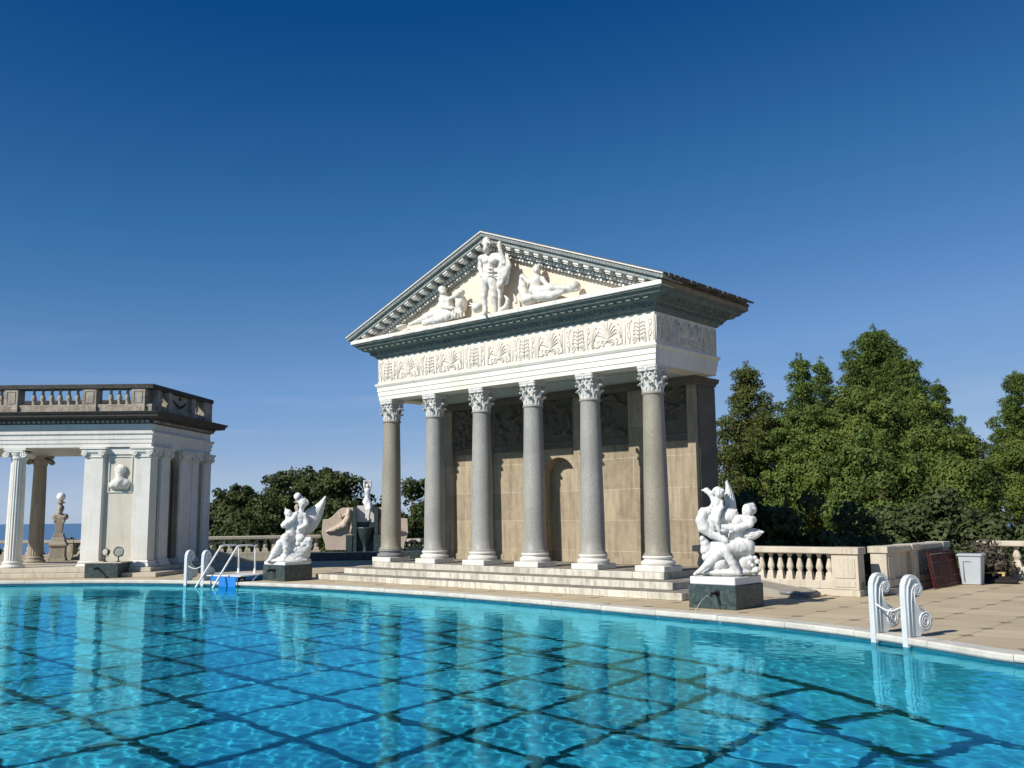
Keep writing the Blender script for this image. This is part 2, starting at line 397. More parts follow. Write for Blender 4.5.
M['green'] = green_marble()
def paving():
    q = NT('deck_paving'); uv = q.mapped(-YAW, (1, 1, 1)); sep = q.n('ShaderNodeSeparateXYZ')
    off = T(0, 0); ox = CY*off.x+SY*off.y; oy = -SY*off.x+CY*off.y
    q.link(uv, sep.inputs[0]); P = .925
    a = q.math('SUBTRACT', sep.outputs[0], ox+13.52); b = q.math('SUBTRACT', sep.outputs[1], oy+.18)
    fa = q.math('ABSOLUTE', q.math('SUBTRACT', a, q.math('MULTIPLY', q.math('ROUND', q.math('DIVIDE', a, P)), P)))
    fb = q.math('ABSOLUTE', q.math('SUBTRACT', b, q.math('MULTIPLY', q.math('ROUND', q.math('DIVIDE', b, P)), P)))
    mn = q.math('MINIMUM', fa, fb); joint = q.math('LESS_THAN', mn, .008)
    ins = q.math('LESS_THAN', q.math('ADD', fa, fb), .12)
    ca = q.math('FLOOR', q.math('DIVIDE', a, P)); cb = q.math('FLOOR', q.math('DIVIDE', b, P)); cv = q.n('ShaderNodeCombineXYZ'); q.link(ca, cv.inputs[0]); q.link(cb, cv.inputs[1])
    wn = q.n('ShaderNodeTexWhiteNoise'); q.link(cv.outputs[0], wn.inputs['Vector'])
    base = q.mix(wn.outputs['Value'], (.58, .48, .32), (.50, .405, .262))
    st = q.ramp(q.noise(.9, 7, .65), .4, .7); base = q.mix(q.math('MULTIPLY', st, .5), base, (.36, .29, .19))
    gr = q.ramp(q.noise(45, 4, .7), .45, .62); base = q.mix(q.math('MULTIPLY', gr, .3), base, (.30, .24, .17))
    wet = q.ramp(q.noise(.35, 6, .7, dist=.6), .56, .66); base = q.mix(q.math('MULTIPLY', wet, .38), base, (.25, .195, .125)); base = q.mix(joint, base, (.20, .16, .11)); base = q.mix(ins, base, (.20, .165, .115))
    q.bump(q.noise(30, 5), .15, .01); return q.done(base, .75, .25)
M['paving'] = paving()
# ================================================================== ground, deck, pool
def catmull(P, n=8):
    out = []
    for i in range(len(P)):
        p0, p1, p2, p3 = P[i-1], P[i], P[(i+1) % len(P)], P[(i+2) % len(P)]
        for k in range(n):
            t = k/n
            out.append(tuple(.5*((2*p1[j])+(-p0[j]+p2[j])*t+(2*p0[j]-5*p1[j]+4*p2[j]-p3[j])*t*t+(-p0[j]+3*p1[j]-3*p2[j]+p3[j])*t**3) for j in (0, 1)))
    return out
ctl = [T(*p)[:2] for p in [(-8.2, -6.75), (-6.2, -4.95), (-4.1, -3.8), (-1.7, -3.1), (.7, -2.68), (2.5, -2.58), (4.2, -2.55), (6, -2.62), (8, -2.82), (10.2, -3.1), (12.3, -3.36), (13.6, -3.7), (14.5, -4.05), (15.4, -4.5), (16.4, -5.0)]]
ctl += [(6.9, 9.2), (7.3, 7.0), (6.6, 4.8), (4.5, 3.2), (0, 2.8), (-8, 2.8), (-17, 4), (-23, 8), (-26, 14), (-25, 20), (-21.5, 24.6), (-17.5, 25.9)]
pool = catmull(ctl, 6)
area = sum(pool[i][0]*pool[(i+1) % len(pool)][1]-pool[(i+1) % len(pool)][0]*pool[i][1] for i in range(len(pool)))
if area < 0: pool = pool[::-1]
def offset(poly, d):
    out = []; n = len(poly)
    for i in range(n):
        a = Vector(poly[i-1]); b = Vector(poly[i]); c = Vector(poly[(i+1) % n])
        t = (c-a).normalized(); out.append((b.x+t.y*d, b.y-t.x*d))    # outward for a counter-clockwise ring
    return out
def inside(P, X, Y):
    P = np.array(P); r = np.zeros(X.shape, bool); j = len(P)-1
    for i in range(len(P)):
        xi, yi = P[i]; xj, yj = P[j]
        r ^= ((yi > Y) != (yj > Y)) & (X < (xj-xi)*(Y-yi)/((yj-yi) or 1e-12)+xi); j = i
    return r
def sheet(name, outer, holes, z, mat):
    bm = bmesh.new(); es = []
    for ring in [outer]+holes:
        vs = [bm.verts.new((x, y, z)) for x, y in ring]
        es += [bm.edges.new((vs[i], vs[(i+1) % len(vs)])) for i in range(len(vs))]
    bmesh.ops.triangle_fill(bm, use_beauty=True, use_dissolve=False, edges=es)
    for f in bm.faces:
        if f.normal.z < 0: f.normal_flip()
    me = bpy.data.meshes.new(name); bm.to_mesh(me); bm.free(); o = bpy.data.objects.new(name, me); C.objects.link(o); me.materials.append(mat); return o
COP = .25
cop_out = offset(pool, COP)
WZ = -.115
deck_outer = [(-46, -14), (26, -14), T(22, 8.2)[:2], T(12.3, 8.2)[:2], T(12.3, 1.55)[:2], T(8.6, 1.55)[:2], T(8.6, 3.1)[:2], T(-5.2, 9.3)[:2], (-8.0, 39.2), (-16, 38.6), (-22, 40.6), (-46, 40.6)]
deck = kind(sheet('pool_deck', deck_outer, [cop_out], 0.0, M['paving']), 'structure')
mb = MB()
for i in range(len(deck_outer)):
    a, b = deck_outer[i], deck_outer[(i+1) % len(deck_outer)]
    mb.add([(a[0], a[1], -.004), (b[0], b[1], -.004), (b[0], b[1], -4), (a[0], a[1], -4)], [(0, 1, 2, 3)])
kind(mb.build('deck_retaining_wall', M['cast']), 'structure')
# coping: white marble kerb with a rounded nose that overhangs the water
mb = MB(); n = len(pool)
prof = [(0.02, -.085), (-.03, -.08), (-.042, -.06), (-.042, -.012), (-.03, .004), (-.01, .008), (COP-.008, .010), (COP, .004), (COP+.004, -.06)]
cum = [0.]
for i in range(n): cum.append(cum[-1]+(Vector(pool[(i+1) % n])-Vector(pool[i])).length)
def on_ring(rg, s_):
    s_ %= cum[-1]; i = int(np.searchsorted(cum, s_, 'right'))-1; t_ = (s_-cum[i])/(cum[i+1]-cum[i]); a = rg[i % n]; b = rg[(i+1) % n]
    return (a[0]+(b[0]-a[0])*t_, a[1]+(b[1]-a[1])*t_)
rings = [offset(pool, p) for p, z in prof]; nb_ = int(cum[-1]/1.25); bl_ = cum[-1]/nb_
for b_ in range(nb_):
    vs = []; fs = []; ks = 5; dz = rnd.uniform(-.003, .003)
    for q_ in range(ks):
        s_ = bl_*b_+.004+(bl_-.008)*q_/(ks-1)
        for (p, z), rg in zip(prof, rings): x, y = on_ring(rg, s_); vs.append((x, y, z+dz))
    np_ = len(prof)
    for q_ in range(ks-1):
        for k in range(np_-1): fs.append((q_*np_+k, q_*np_+k+1, (q_+1)*np_+k+1, (q_+1)*np_+k))
    fs += [tuple(range(np_)), tuple((ks-1)*np_+k for k in range(np_))[::-1]]
    mb.add(vs, fs)
M['coping'] = stone('white_coping_marble', (.66, .63, .55), (.44, .42, .36), 2.8, .8, .5, .15, 40, (.46, .44, .39), .3, .0)
kind(mb.build('pool_coping', M['coping']), 'structure')
# basin
DEP = WZ-3.0
def pool_mat(name, c1, c2, cell):
    q = NT(name); uv = q.mapped(-YAW, (1/cell,)*3); fl = q.n('ShaderNodeVectorMath', operation='FLOOR'); q.link(uv, fl.inputs[0])
    wn = q.n('ShaderNodeTexWhiteNoise'); q.link(fl.outputs[0], wn.inputs['Vector'])
    c = q.mix(wn.outputs['Value'], c1, c2); v = q.ramp(q.noise(3, 8, .7, dist=1.2), .5, .75); c = q.mix(q.math('MULTIPLY', v, .25), c, tuple(x*.6 for x in c2)); return q.done(c, .6, .2)
M['pool_floor'] = pool_mat('pool_white_marble', (.80, .82, .80), (.62, .65, .64), .32)
M['pool_line'] = stone('dark_pool_marble', (.05, .065, .065), (.03, .04, .045), 3, .6, .5, .1)
floor_o = kind(sheet('pool_floor', offset(pool, .05), [], DEP, M['pool_floor']), 'structure')
mb = MB(); r0 = offset(pool, .03)
mb.add([(x, y, -.095) for x, y in r0]+[(x, y, DEP) for x, y in r0], [(i, (i+1) % n, n+(i+1) % n, n+i) for i in range(n)], None, True)
wall_o = kind(mb.build('pool_wall', M['pool_floor']), 'structure')
mb = MB(); LW = .064; in1 = offset(pool, -1.9)
def strip(a0, a1, b0, b1, z): mb.add([T(a0, b0, z), T(a1, b0, z), T(a1, b1, z), T(a0, b1, z)], [(0, 1, 2, 3)])
for axis in (0, 1):
    for k in range(-28, 14):
        c = (10.27 if axis == 0 else -9.12)+1.28*k
        s = np.arange(-32, 24, .16); P = [T(c, q) if axis == 0 else T(q, c) for q in s]
        ok = inside(in1, np.array([p.x for p in P]), np.array([p.y for p in P])); st = None
        for i in range(len(s)):
            if ok[i] and st is None: st = i
            if st is not None and (not ok[i] or i == len(s)-1):
                if i-st > 1: (strip(c-LW, c+LW, s[st], s[i], DEP+.004) if axis == 0 else strip(s[st], s[i], c-LW, c+LW, DEP+.008))
                st = None
for d, w in ((-.75, .17), (-1.9, .17)):
    A = offset(pool, d); B = offset(pool, d-w)
    mb.add([(x, y, DEP+.012) for x, y in A]+[(x, y, DEP+.012) for x, y in B], [(i, (i+1) % n, n+(i+1) % n, n+i) for i in range(n)])
acc = 0.; A = offset(pool, -.92); B = offset(pool, -1.9)
for i in range(n):
    a = Vector(A[i]); acc += (a-Vector(A[i-1])).length
    if acc > 1.25:
        acc = 0; b = Vector(B[i]); t = (b-a).normalized(); t = Vector((-t.y, t.x))*.085
        mb.add([(a.x-t.x, a.y-t.y, DEP+.016), (a.x+t.x, a.y+t.y, DEP+.016), (b.x+t.x, b.y+t.y, DEP+.016), (b.x-t.x, b.y-t.y, DEP+.016)], [(0, 1, 2, 3)])
lines_o = kind(mb.build('pool_floor_lines', M['pool_line']), 'structure')
# water
st = .026; us = np.arange(-22, 21, st); vv = np.arange(-22, -2.4, st)
U, V = np.meshgrid(us, vv); Z = np.zeros_like(U); rs = np.random.RandomState(3)
for i in range(46):
    wl = .10*(.60/.10)**rs.rand(); a = rs.normal(0, 1.0)+.9; k = 2*np.pi/wl
    Z += WAVE*wl*np.sin(k*(np.cos(a)*U+np.sin(a)*V)+rs.rand()*7)
Z *= .65+.35*np.sin(.8*U+.5*V)*np.sin(.6*V-.3*U+1)
X = TX+CY*U-SY*V; Y = TY+SY*U+CY*V
h, w = U.shape; idx = np.arange(h*w).reshape(h, w)
F = np.stack([idx[:-1, :-1], idx[:-1, 1:], idx[1:, 1:], idx[1:, :-1]], -1).reshape(-1, 4)
rr = offset(pool, .045); vis = inside(rr, X, Y)
keep = vis.ravel()[F].any(1); F = F[keep]; used = np.unique(F); rem = np.zeros(h*w, np.int64); rem[used] = np.arange(len(used))
q = NT('pool_water'); q.t.nodes.remove(q.b); gl = q.n('ShaderNodeBsdfGlass'); gl.inputs['IOR'].default_value = 1.33; gl.inputs['Roughness'].default_value = 0; gl.inputs['Color'].default_value = (.23, .785, .95, 1); bp = q.n('ShaderNodeBump'); bp.inputs['Strength'].default_value = .02; bp.inputs['Distance'].default_value = .02; q.link(q.noise(14, 3, .6, q.mapped(.4, (1, 1.6, 1))), bp.inputs['Height']); q.link(bp.outputs[0], gl.inputs['Normal']); q.link(gl.outputs[0], q.out.inputs[0])
M['water'] = q.m
water = kind(mesh_np('pool_water', np.stack([X.ravel()[used], Y.ravel()[used], Z.ravel()[used]+WZ], -1), rem[F], M['water'], None, True), 'structure')
water.cycles.is_caustics_caster = True; sd.cycles.is_caustics_light = True
for o in (floor_o, wall_o, lines_o): o.cycles.is_caustics_receiver = True
# terrain, sea
def terrain():
    rs_ = [2, 20, 34, 42, 50, 65, 90, 130, 200, 400, 900, 2500, 6000]; na = 72; vs = []; fs = []
    for r in rs_:
        for k in range(na):
            a = 2*math.pi*k/na; x, y = 15+r*math.cos(a), 10+r*math.sin(a)
            z = -4.2-max(0, r-34)*.10-max(0, r-200)*.10
            if r >= 50:
                az = math.degrees(math.atan2(x, y)); hill = math.exp(-((az-34)/13)**2); z = z*(1-hill)+hill*(-4+min(r-42, 40)*.12)
            vs.append((x, y, max(z, -310)+noise.noise((x*.05, y*.05, 0))*.4))
    for i in range(len(rs_)-1):
        for k in range(na): fs.append((i*na+k, i*na+(k+1) % na, (i+1)*na+(k+1) % na, (i+1)*na+k))
    mb = MB(); mb.add(vs, fs, None, True); return mb
M['earth'] = stone('dry_grass_earth', (.30, .22, .11), (.16, .13, .06), .35, .8, .9, .4, 4, (.10, .09, .04), .4)
kind(terrain().build('hillside', M['earth']), 'structure')
M['sea'] = plain('hazy_sea', (.10, .20, .34), .45, .5, 0, .0, 1, 0)
mb = MB(); na = 64
mb.add([(90000*math.cos(2*math.pi*k/na), 90000*math.sin(2*math.pi*k/na), -300) for k in range(na)], [tuple(range(na))]); kind(mb.build('sea', M['sea']), 'structure')
# ================================================================== temple
L = 8.375; SP = L/5; ZS = .438
temple = thing('temple', 'roman temple with six grey columns and carved pediment standing above the pool', 'temple', T(L/2, 1, 0))
PP, STP, STH = .3465, .525, .146
for k in range(3):
    g = PP+k*STP; top = ZS-k*STH
    MB(TM).box(-g, L+g, -g, 2.9, top-STH-.004*(k < 2), top).build('step', M['step'], temple, .012)
# columns
def col_prof():
    z0, z1 = .765, 4.192; pr = [(.300, z0-.002), (.300, z0+.03), (.272, z0+.055)]
    for i in range(13):
        t = i/12; pr.append((.268-.048*t**1.6, z0+.06+(z1-z0-.14)*t))
    return pr+[(.222, z1-.065), (.248, z1-.05), (.252, z1-.03), (.24, z1-.012), (.22, z1)]
def capital_mb(M0):
    mb = MB(M0 @ Matrix.Diagonal((.68, .68, 1, 1))); z0 = 4.19; h = .50
    mb.lathe([(.315, z0), (.31, z0+.1), (.29, z0+.25), (.285, z0+.36), (.30, z0+.43), (.30, z0+.45)], 0, 0, 20)
    def leaf(a, zb, hh, w, out, r0):
        ca, sa = math.cos(a), math.sin(a); pts = []; prof = [(0, 0), (.012, .35), (.03, .65), (.07, .9), (.115, 1.0), (.15, .93), (.14, .82)]
        vs = []; fs = []
        for i, (o, t) in enumerate(prof):
            rr = r0+.02+o*out; ww = w*(1-.55*(i/6)**2)*(1+.25*(i % 2)); z = zb+hh*t
            for sgn, dd in ((-1, -.012), (-.5, .016), (0, -.004), (.5, .016), (1, -.012)):
                x = rr+dd; y = sgn*ww; vs.append((x*ca-y*sa, x*sa+y*ca, z))
        for i in range(6):
            for j in range(4): fs.append((5*i+j, 5*i+j+1, 5*i+5+j+1, 5*i+5+j))
        n = len(vs); vs += [(x*.93, y*.93, z-.012) for x, y, z in vs]
        fs += [tuple(q+n for q in f[::-1]) for f in fs]
        mb.add(vs, fs, None, False)
    for k in range(8): leaf(2*math.pi*(k+.5)/8, z0, .19, .085, 1.0, .30)
    for k in range(8): leaf(2*math.pi*k/8, z0+.08, .24, .085, 1.0, .305)
    for k in range(4):
        a = math.pi/4+k*math.pi/2; leaf(a, z0+.22, .18, .06, .8, .31)
        c = (math.cos(a)*.375, math.sin(a)*.375)
        X = Matrix.Translation((c[0], c[1], z0+.385)) @ Matrix.Rotation(a, 4, 'Z')
        pts = [(.0+.055*(1-t)*math.cos(t*11), 0, .055*(1-t)*math.sin(t*11)) for t in [i/22 for i in range(20)]]
        mb.tube(pts, .022, 6, X)
        for s in (-1, 1):
            b = k*math.pi/2; x, y = .30, s*.075
            X = Matrix.Rotation(b, 4, 'Z') @ Matrix.Translation((x, y, z0+.37))
            mb.tube([(0, .035*(1-t)*math.cos(t*10), .035*(1-t)*math.sin(t*10)) for t in [i/16 for i in range(14)]], .015, 5, X)
        X = Matrix.Rotation(k*math.pi/2, 4, 'Z'); mb.sphere((.345, 0, z0+.465), .045, X, 8)
    # abacus with concave sides
    poly = []
    for k in range(4):
        a0 = math.pi/4+k*math.pi/2
        for t in (-.06, .06): poly.append((.47*math.cos(a0+t), .47*math.sin(a0+t)))
        for t in (.25, .5, .75):
            a = a0+t*math.pi/2; r = .47-.135*math.sin(t*math.pi); poly.append((r*math.cos(a), r*math.sin(a)))
    mb.prism(poly, z0+.445, z0+.50); mb.prism([(x*1.04, y*1.04) for x, y in poly], z0+.503, 4.750)
    return mb
cm = {0: 'granite_tan', 5: 'granite_tan'}
shaft0 = base0 = pl0 = cap0 = None
for k in range(6):
    X = TM @ Matrix.Translation((k*SP, 0, 0))
    c = MB(X).lathe(col_prof(), 0, 0, 28).build('column', M[cm.get(k, 'granite')], temple)
    bm_ = M['base_dark'] if k == 0 else M['marble']
    zb = ZS+.125
    b = MB(X).lathe([(.335, zb-.003), (.358, zb+.03), (.362, zb+.06), (.34, zb+.092), (.315, zb+.098), (.295, zb+.115), (.295, zb+.135), (.318, zb+.145), (.328, zb+.168), (.318, zb+.19), (.300, zb+.199)], 0, 0, 28).build('column_base', bm_, c)
    MB(X).box(-.36, .36, -.3445, .36, ZS-.002, zb).build('plinth', M['marble'], c, .012)
    if k == 0: c['label'] = 'tan granite column on a dark grey marble base'
    capital_mb(X).build('capital', M['capital'], c)
M['joint'] = plain('dark_mortar', (.42, .38, .31), .9, .1)
# architrave: three fasciae and a crowning moulding
A0, A1, A2 = 4.752, 5.186, 5.878; D = 2.306; E_ = .27
M['architrave'] = stone('white_architrave', (.80, .77, .69), (.68, .62, .50), .7, .7, .6, .15, 40, (.5, .46, .38), .2, .25, (.36, .31, .24))
def beam(mb, prof_out, x0, x1, y0, y1, wdt):
    """ring beam: moulded outside, plain inside"""
    mb.ring(x0, x1, y0, y1, prof_out, cap=False)
    z0, z1 = prof_out[0][1], prof_out[-1][1]; vs = []; fs = []
    for z, p in ((z0, prof_out[0][0]), (z0, -wdt), (z0+.22, -wdt), (z0+.22, -wdt-.05), (z1, -wdt-.05)):
        vs += [(x0-p, y0-p, z), (x1+p, y0-p, z), (x1+p, y1+p, z), (x0-p, y1+p, z)]
    for i in range(4):
        for k in range(4):
            k2 = (k+1) % 4; fs.append((4*i+k2, 4*i+k, 4*i+4+k, 4*i+4+k2))
    mb.add(vs, fs)
mb = MB(TM)
beam(mb, [(0, A0), (0, A0+.10), (.018, A0+.103), (.018, A0+.225), (.036, A0+.228), (.036, A0+.335), (.055, A0+.35), (.085, A0+.40), (.085, A1-.004)], -E_+.02, L+E_-.02, -E_+.02, D-.02, .5)
arch = mb.build('architrave', M['architrave'], temple)
# joints between the architrave blocks
bx = []
for a in (.85, 2.55, 2.86, 4.25, 5.9, 7.55): bx += [(a, a+.006, -E_+.02-p-.0015, -E_+.03-p, z0, z1) for p, z0, z1 in ((0, A0+.002, A0+.098), (.018, A0+.106, A0+.223), (.036, A0+.231, A0+.333), (.085, A0+.402, A1-.006))]
build_each(TM, bx, 'joint', M['joint'], arch)
fr = MB(TM).box(-E_, L+E_, -E_, D, A1, A2).build('frieze', M['frieze'], temple)
# ceiling beams of the porch
mb = MB(TM)
for a in [.28+i*.52 for i in range(16)]: mb.box(a, a+.16, .30, 1.93, A1-.10, A1-.003)
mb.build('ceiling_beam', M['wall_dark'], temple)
# palmette carving
def palmette(mb, X, w=.86, h=.62):
    r = .014
    def tb(pts, rr=r, fl=1.0): mb.tube([(x, -.004, z) for x, z in pts], rr, 5, X, fl)
    for k in range(-4, 5):
        a = k*.30; ln = .40-.035*abs(k); p = []
        for i in range(7):
            t = i/6; b = a*(.35+.75*t); p.append((math.sin(b)*ln*t*(1.0), .20+math.cos(a*.9)*ln*t*.98))
        tip = p[-1]; s = 1 if k >= 0 else -1
        if k: p += [(tip[0]+s*.022, tip[1]-.005), (tip[0]+s*.026, tip[1]-.032)]
        tb(p, [.008]+[.010+.009*math.sin(math.pi*i/(len(p)-1)) for i in range(1, len(p)-1)]+[.008])
    for s in (-1, 1):
        sp = [(s*(.13-.085*(1-t)*math.cos(t*10.5)), .115+.085*(1-t)*math.sin(t*10.5)) for t in [i/30 for i in range(28)]]
        tb(sp, .016)
        tb([(s*.04, .14), (s*.03, .22), (s*.0, .25)], .014)
        tb([(s*.215, .10), (s*.26, .06), (s*.33, .05), (s*.40, .08), (s*.43, .05)], .014)
        tb([(s*.43, .04), (s*.43, .58)], .012)
        tb([(s*.395, .20), (s*.37, .33), (s*.385, .45), (s*.345, .52), (s*.32, .47)], .014)
        tb([(s*.26, .06), (s*.31, .14), (s*.29, .20), (s*.25, .17)], .013)
        tb([(s*.36, .30), (s*.30, .36), (s*.27, .44)], .012)
    mb.sphere((0, -.006, .17), .035, X, 8, (1, .7, 1))
def frond(mb, X):
    """three tall curled fronds between volutes"""
    def tb(pts, rr): mb.tube([(x, -.004, z) for x, z in pts], rr, 5, X)
    for s in (-1, 1):
        for k in range(5):
            z0 = .12+.085*k; w = .17-.012*k
            tb([(s*.03, z0), (s*(.03+w*.6), z0+.05), (s*(.03+w), z0+.035), (s*(.03+w*.95), z0-.005), (s*(.03+w*.7), z0)], [.012, .015, .014, .012, .006])
        tb([(s*(.16-.07*(1-t)*math.cos(t*10)), .08+.07*(1-t)*math.sin(t*10)) for t in [i/26 for i in range(24)]], .014)
        tb([(s*.30, .04), (s*.27, .2), (s*.31, .36), (s*.27, .52), (s*.22, .56)], .012); tb([(s*.43, .04), (s*.43, .58)], .01)
        tb([(s*.31, .14), (s*.37, .22), (s*.36, .30), (s*.32, .28)], .011); tb([(s*.30, .36), (s*.37, .44), (s*.36, .52), (s*.32, .50)], .011)
    tb([(0, .06), (0, .5), (0, .58)], [.016, .014, .022])
mb = MB(TM); nt_ = 11; wid = (L+2*E_)/nt_; r2 = random.Random(5)
for i in range(nt_): (palmette if i % 2 else frond)(mb, Matrix.Translation((-E_+wid*(i+.5)+r2.uniform(-.02, .02), -E_-.002, A1+.035)) @ Matrix.Diagonal((wid/.92*r2.uniform(.94, 1.02), r2.uniform(.9, 1.3), r2.uniform(.95, 1.03), 1)))
for i in range(3): (palmette if i == 1 else frond)(mb, Matrix.Translation((L+E_+.002, -E_+.86*(i+.5), A1+.035)) @ Matrix.Rotation(math.pi/2, 4, 'Z') @ Matrix.Diagonal((.84/.92, 1.6, 1.02, 1)))
mb.box(-E_-.012, L+E_+.012, -E_-.012, D+.012, A1+.001, A1+.028)
mb.build('palmette_carving', M['frieze'], fr)
# cornice
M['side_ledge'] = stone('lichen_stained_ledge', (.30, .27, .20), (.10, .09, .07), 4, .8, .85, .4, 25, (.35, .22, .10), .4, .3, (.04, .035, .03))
ZL0, ZL1, ZR, ZA = 6.281, 6.384, 6.481, 8.423
OV, OR = .808, .907
cor = MB(TM).ring(-E_, L+E_, -E_, D+.04, [(.0, A2+.001), (.03, A2+.01), (.05, A2+.05), (.11, A2+.085), (.12, A2+.12), (.16, A2+.15), (.18, A2+.19), (.30, A2+.215), (.33, A2+.26), (.41, A2+.29), (.44, A2+.345), (.50, A2+.37), (.505, ZL0-.001)]).build('cornice', M['verd'], temple)
egg = MB(TM); leaf_ = MB(TM); egs = MB(TM); les = MB(TM)      # egg row and leaf row on the green cornice
for i in range(84):
    a = -E_-.13+i*(L+2*E_+.26)/83
    egg.box(a-.026, a+.026, -E_-.165, -E_-.10, A2+.105, A2+.148)
    if i % 2 == 0: leaf_.box(a-.06, a+.06, -E_-.355, -E_-.30, A2+.222, A2+.262)
for i in range(27):
    b = -E_-.13+i*(D+E_+.2)/26
    egs.box(L+E_+.10, L+E_+.165, b-.026, b+.026, A2+.105, A2+.148)
    if i % 2 == 0: les.box(L+E_+.30, L+E_+.355, b-.06, b+.06, A2+.222, A2+.262)
for m_, n_ in ((egg, 'egg_row'), (egs, 'egg_row'), (leaf_, 'leaf_row'), (les, 'leaf_row')): m_.build(n_, M['verd'], cor)
MB(TM).box(-OV, L+OV-.004, -OV, -.3, ZL0, ZL1).build('cornice_ledge', M['marble'], cor, .008)
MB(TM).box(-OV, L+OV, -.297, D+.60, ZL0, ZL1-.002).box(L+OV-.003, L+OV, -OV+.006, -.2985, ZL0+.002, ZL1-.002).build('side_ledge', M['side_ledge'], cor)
build_each(TM, [(a, a+.006, -OV-.002, -OV+.01, ZL0+.002, ZL1+.002) for a in (-.1, .75, 1.75, 2.95, 4.4, 5.3, 6.4, 7.4)]+[(a, a+.2, -OV-.0025, -OV+.01, ZL0+.006, ZL0+.024) for a in (.1, .9, 1.55, 2.05, 2.5)], 'joint', M['joint'], cor)
# pediment
sl = math.atan2(ZA-ZR, L/2+OR); ca, sa = math.cos(sl), math.sin(sl)
def rake(mb, side, b0, b1, n0, n1, s0=0.0, s1=None):
    """bar running up one slope: b across, n below the roof line, s along it"""
    ln = (L/2+OR)/ca; s1 = ln if s1 is None else s1
    def pt(s, n, b):
        x = s*ca+n*sa; z = s*sa-n*ca
        a = -OR+x if side < 0 else L+OR-x
        if s >= ln-1e-6: a = L/2; z = ZA-ZR-n/ca
        if s <= 1e-6:
            x = 0 if n*0 == 0 else x; a = -OR+n*sa+n*ca*ca/sa*0 if side < 0 else L+OR-n*sa; z = -n*ca
        return (a, b, ZR+z)
    vs = [pt(s, n, b) for s in (s0, s1) for b in (b0, b1) for n in (n0, n1)]
    # order: s0b0n0 s0b0n1 s0b1n0 s0b1n1 ...
    fs = [(0, 1, 3, 2), (4, 6, 7, 5), (0, 4, 5, 1), (2, 3, 7, 6), (0, 2, 6, 4), (1, 5, 7, 3)]
    mb.add(vs, fs)
ped = MB(TM).plate([(-E_-.35, ZL1-.002), (L+E_+.35, ZL1-.002), (L/2, ZA-.22)], -.36, .05).build('tympanum', M['tymp'], temple)
LN = (L/2+OR)/ca
M['rake'] = stone('grey_green_raking_marble', (.28, .31, .285), (.11, .135, .12), 7, .85, .7, .5, 35, (.5, .52, .48), .35, .4, (.06, .06, .05))
for sd_ in (-1, 1):
    mb = MB(TM)
    rake(mb, sd_, -.80, -.15, .10, .20, .14); rake(mb, sd_, -.50, -.152, .20, .40, .60); rake(mb, sd_, -.45, -.154, .40, .47, 1.0)
    rk = mb.build('raking_cornice', M['rake'], temple)
    mb = MB(TM); rake(mb, sd_, -OR, -.10, -.004, .022)
    mb.build('fillet', M['marble'], rk)
    mb = MB(TM); rake(mb, sd_, -OR+.035, -.10, .022, .105)
    mb.build('fret_band', M['rake'], rk)
    mb = MB(TM)
    for i in range(int(LN/.085)):
        s = .06+i*.085; rake(mb, sd_, -OR+.028, -OR+.05, .048, .092, s, s+.042)
    mb.build('fret', M['base_dark'], rk)
    mb = MB(TM)
    for i in range(16):
        s = .5+i*.305
        if s < LN-.18: rake(mb, sd_, -.75, -.495, .202, .285, s, s+.13); rake(mb, sd_, -.78, -.64, .202, .25, s-.012, s+.142)
    mb.build('modillion', M['marble'], rk)
    mb = MB(TM)
    for i in range(int((LN-.8)/.105)):
        s = .75+i*.105; rake(mb, sd_, -.555, -.495, .30, .375, s, s+.068)
    for i in range(int((LN-1.3)/.105)):
        s = 1.15+i*.105; rake(mb, sd_, -.50, -.445, .41, .455, s, s+.06)
    mb.build('dentil', M['marble'], rk)
# roof slabs and their dark stained eaves
for sd_ in (-1, 1):
    mb = MB(TM)
    def rp(s, b, n): 
        x = s*ca; a = -OR-.02+x if sd_ < 0 else L+OR+.02-x
        return (a, b, ZR+s*sa+n)
    ln = (L/2+OR+.02)/ca; vs = [rp(s, b, n) for s in (0, ln) for b in (-OR+.012, D+.66) for n in (-.03, .018)]
    mb.add(vs, [(0, 1, 3, 2), (4, 6, 7, 5), (0, 4, 5, 1), (2, 3, 7, 6), (0, 2, 6, 4), (1, 5, 7, 3)])
    x0 = -OR+.02 if sd_ < 0 else L+OV-.05
    mb.box(x0, x0+.07, -OR+.13, D+.62, ZL1+.002, ZR-.032)
    for i in range(15):
        b = -OR+.16+i*.222; a = -OR-.03 if sd_ < 0 else L+OR+.03
        mb.box(a-.03, a+.03, b, b+.15+.03*(i % 3), ZR-.055-.012*((i*7) % 4), ZR+.012)
    mb.build('roof', M['roof'], temple)
MB(TM).plate([(-E_, ZL1), (L+E_, ZL1), (L/2, ZA-.25)], D+.2, D+.4).build('rear_gable', M['tymp'], temple)
# cella wall with the niche
WB = 1.96; WX0, WX1 = .095, 8.28; NC, NR, NZ = L/2, .54, 2.54
mb = MB(TM); y = WB; vs = []; fs = []
def quad(a0, a1, z0, z1): mb.add([(a0, y, z0), (a1, y, z0), (a1, y, z1), (a0, y, z1)], [(0, 1, 2, 3)])
quad(WX0, NC-NR, ZS, A1); quad(NC+NR, WX1, ZS, A1)
arc = [(NC-NR*math.cos(math.pi*i/16), NZ+NR*math.sin(math.pi*i/16)) for i in range(17)]
for i in range(16):
    (a, z), (a2, z2) = arc[i], arc[i+1]; mb.add([(a, y, z), (a2, y, z2), (a2, y, A1), (a, y, A1)], [(0, 1, 2, 3)])
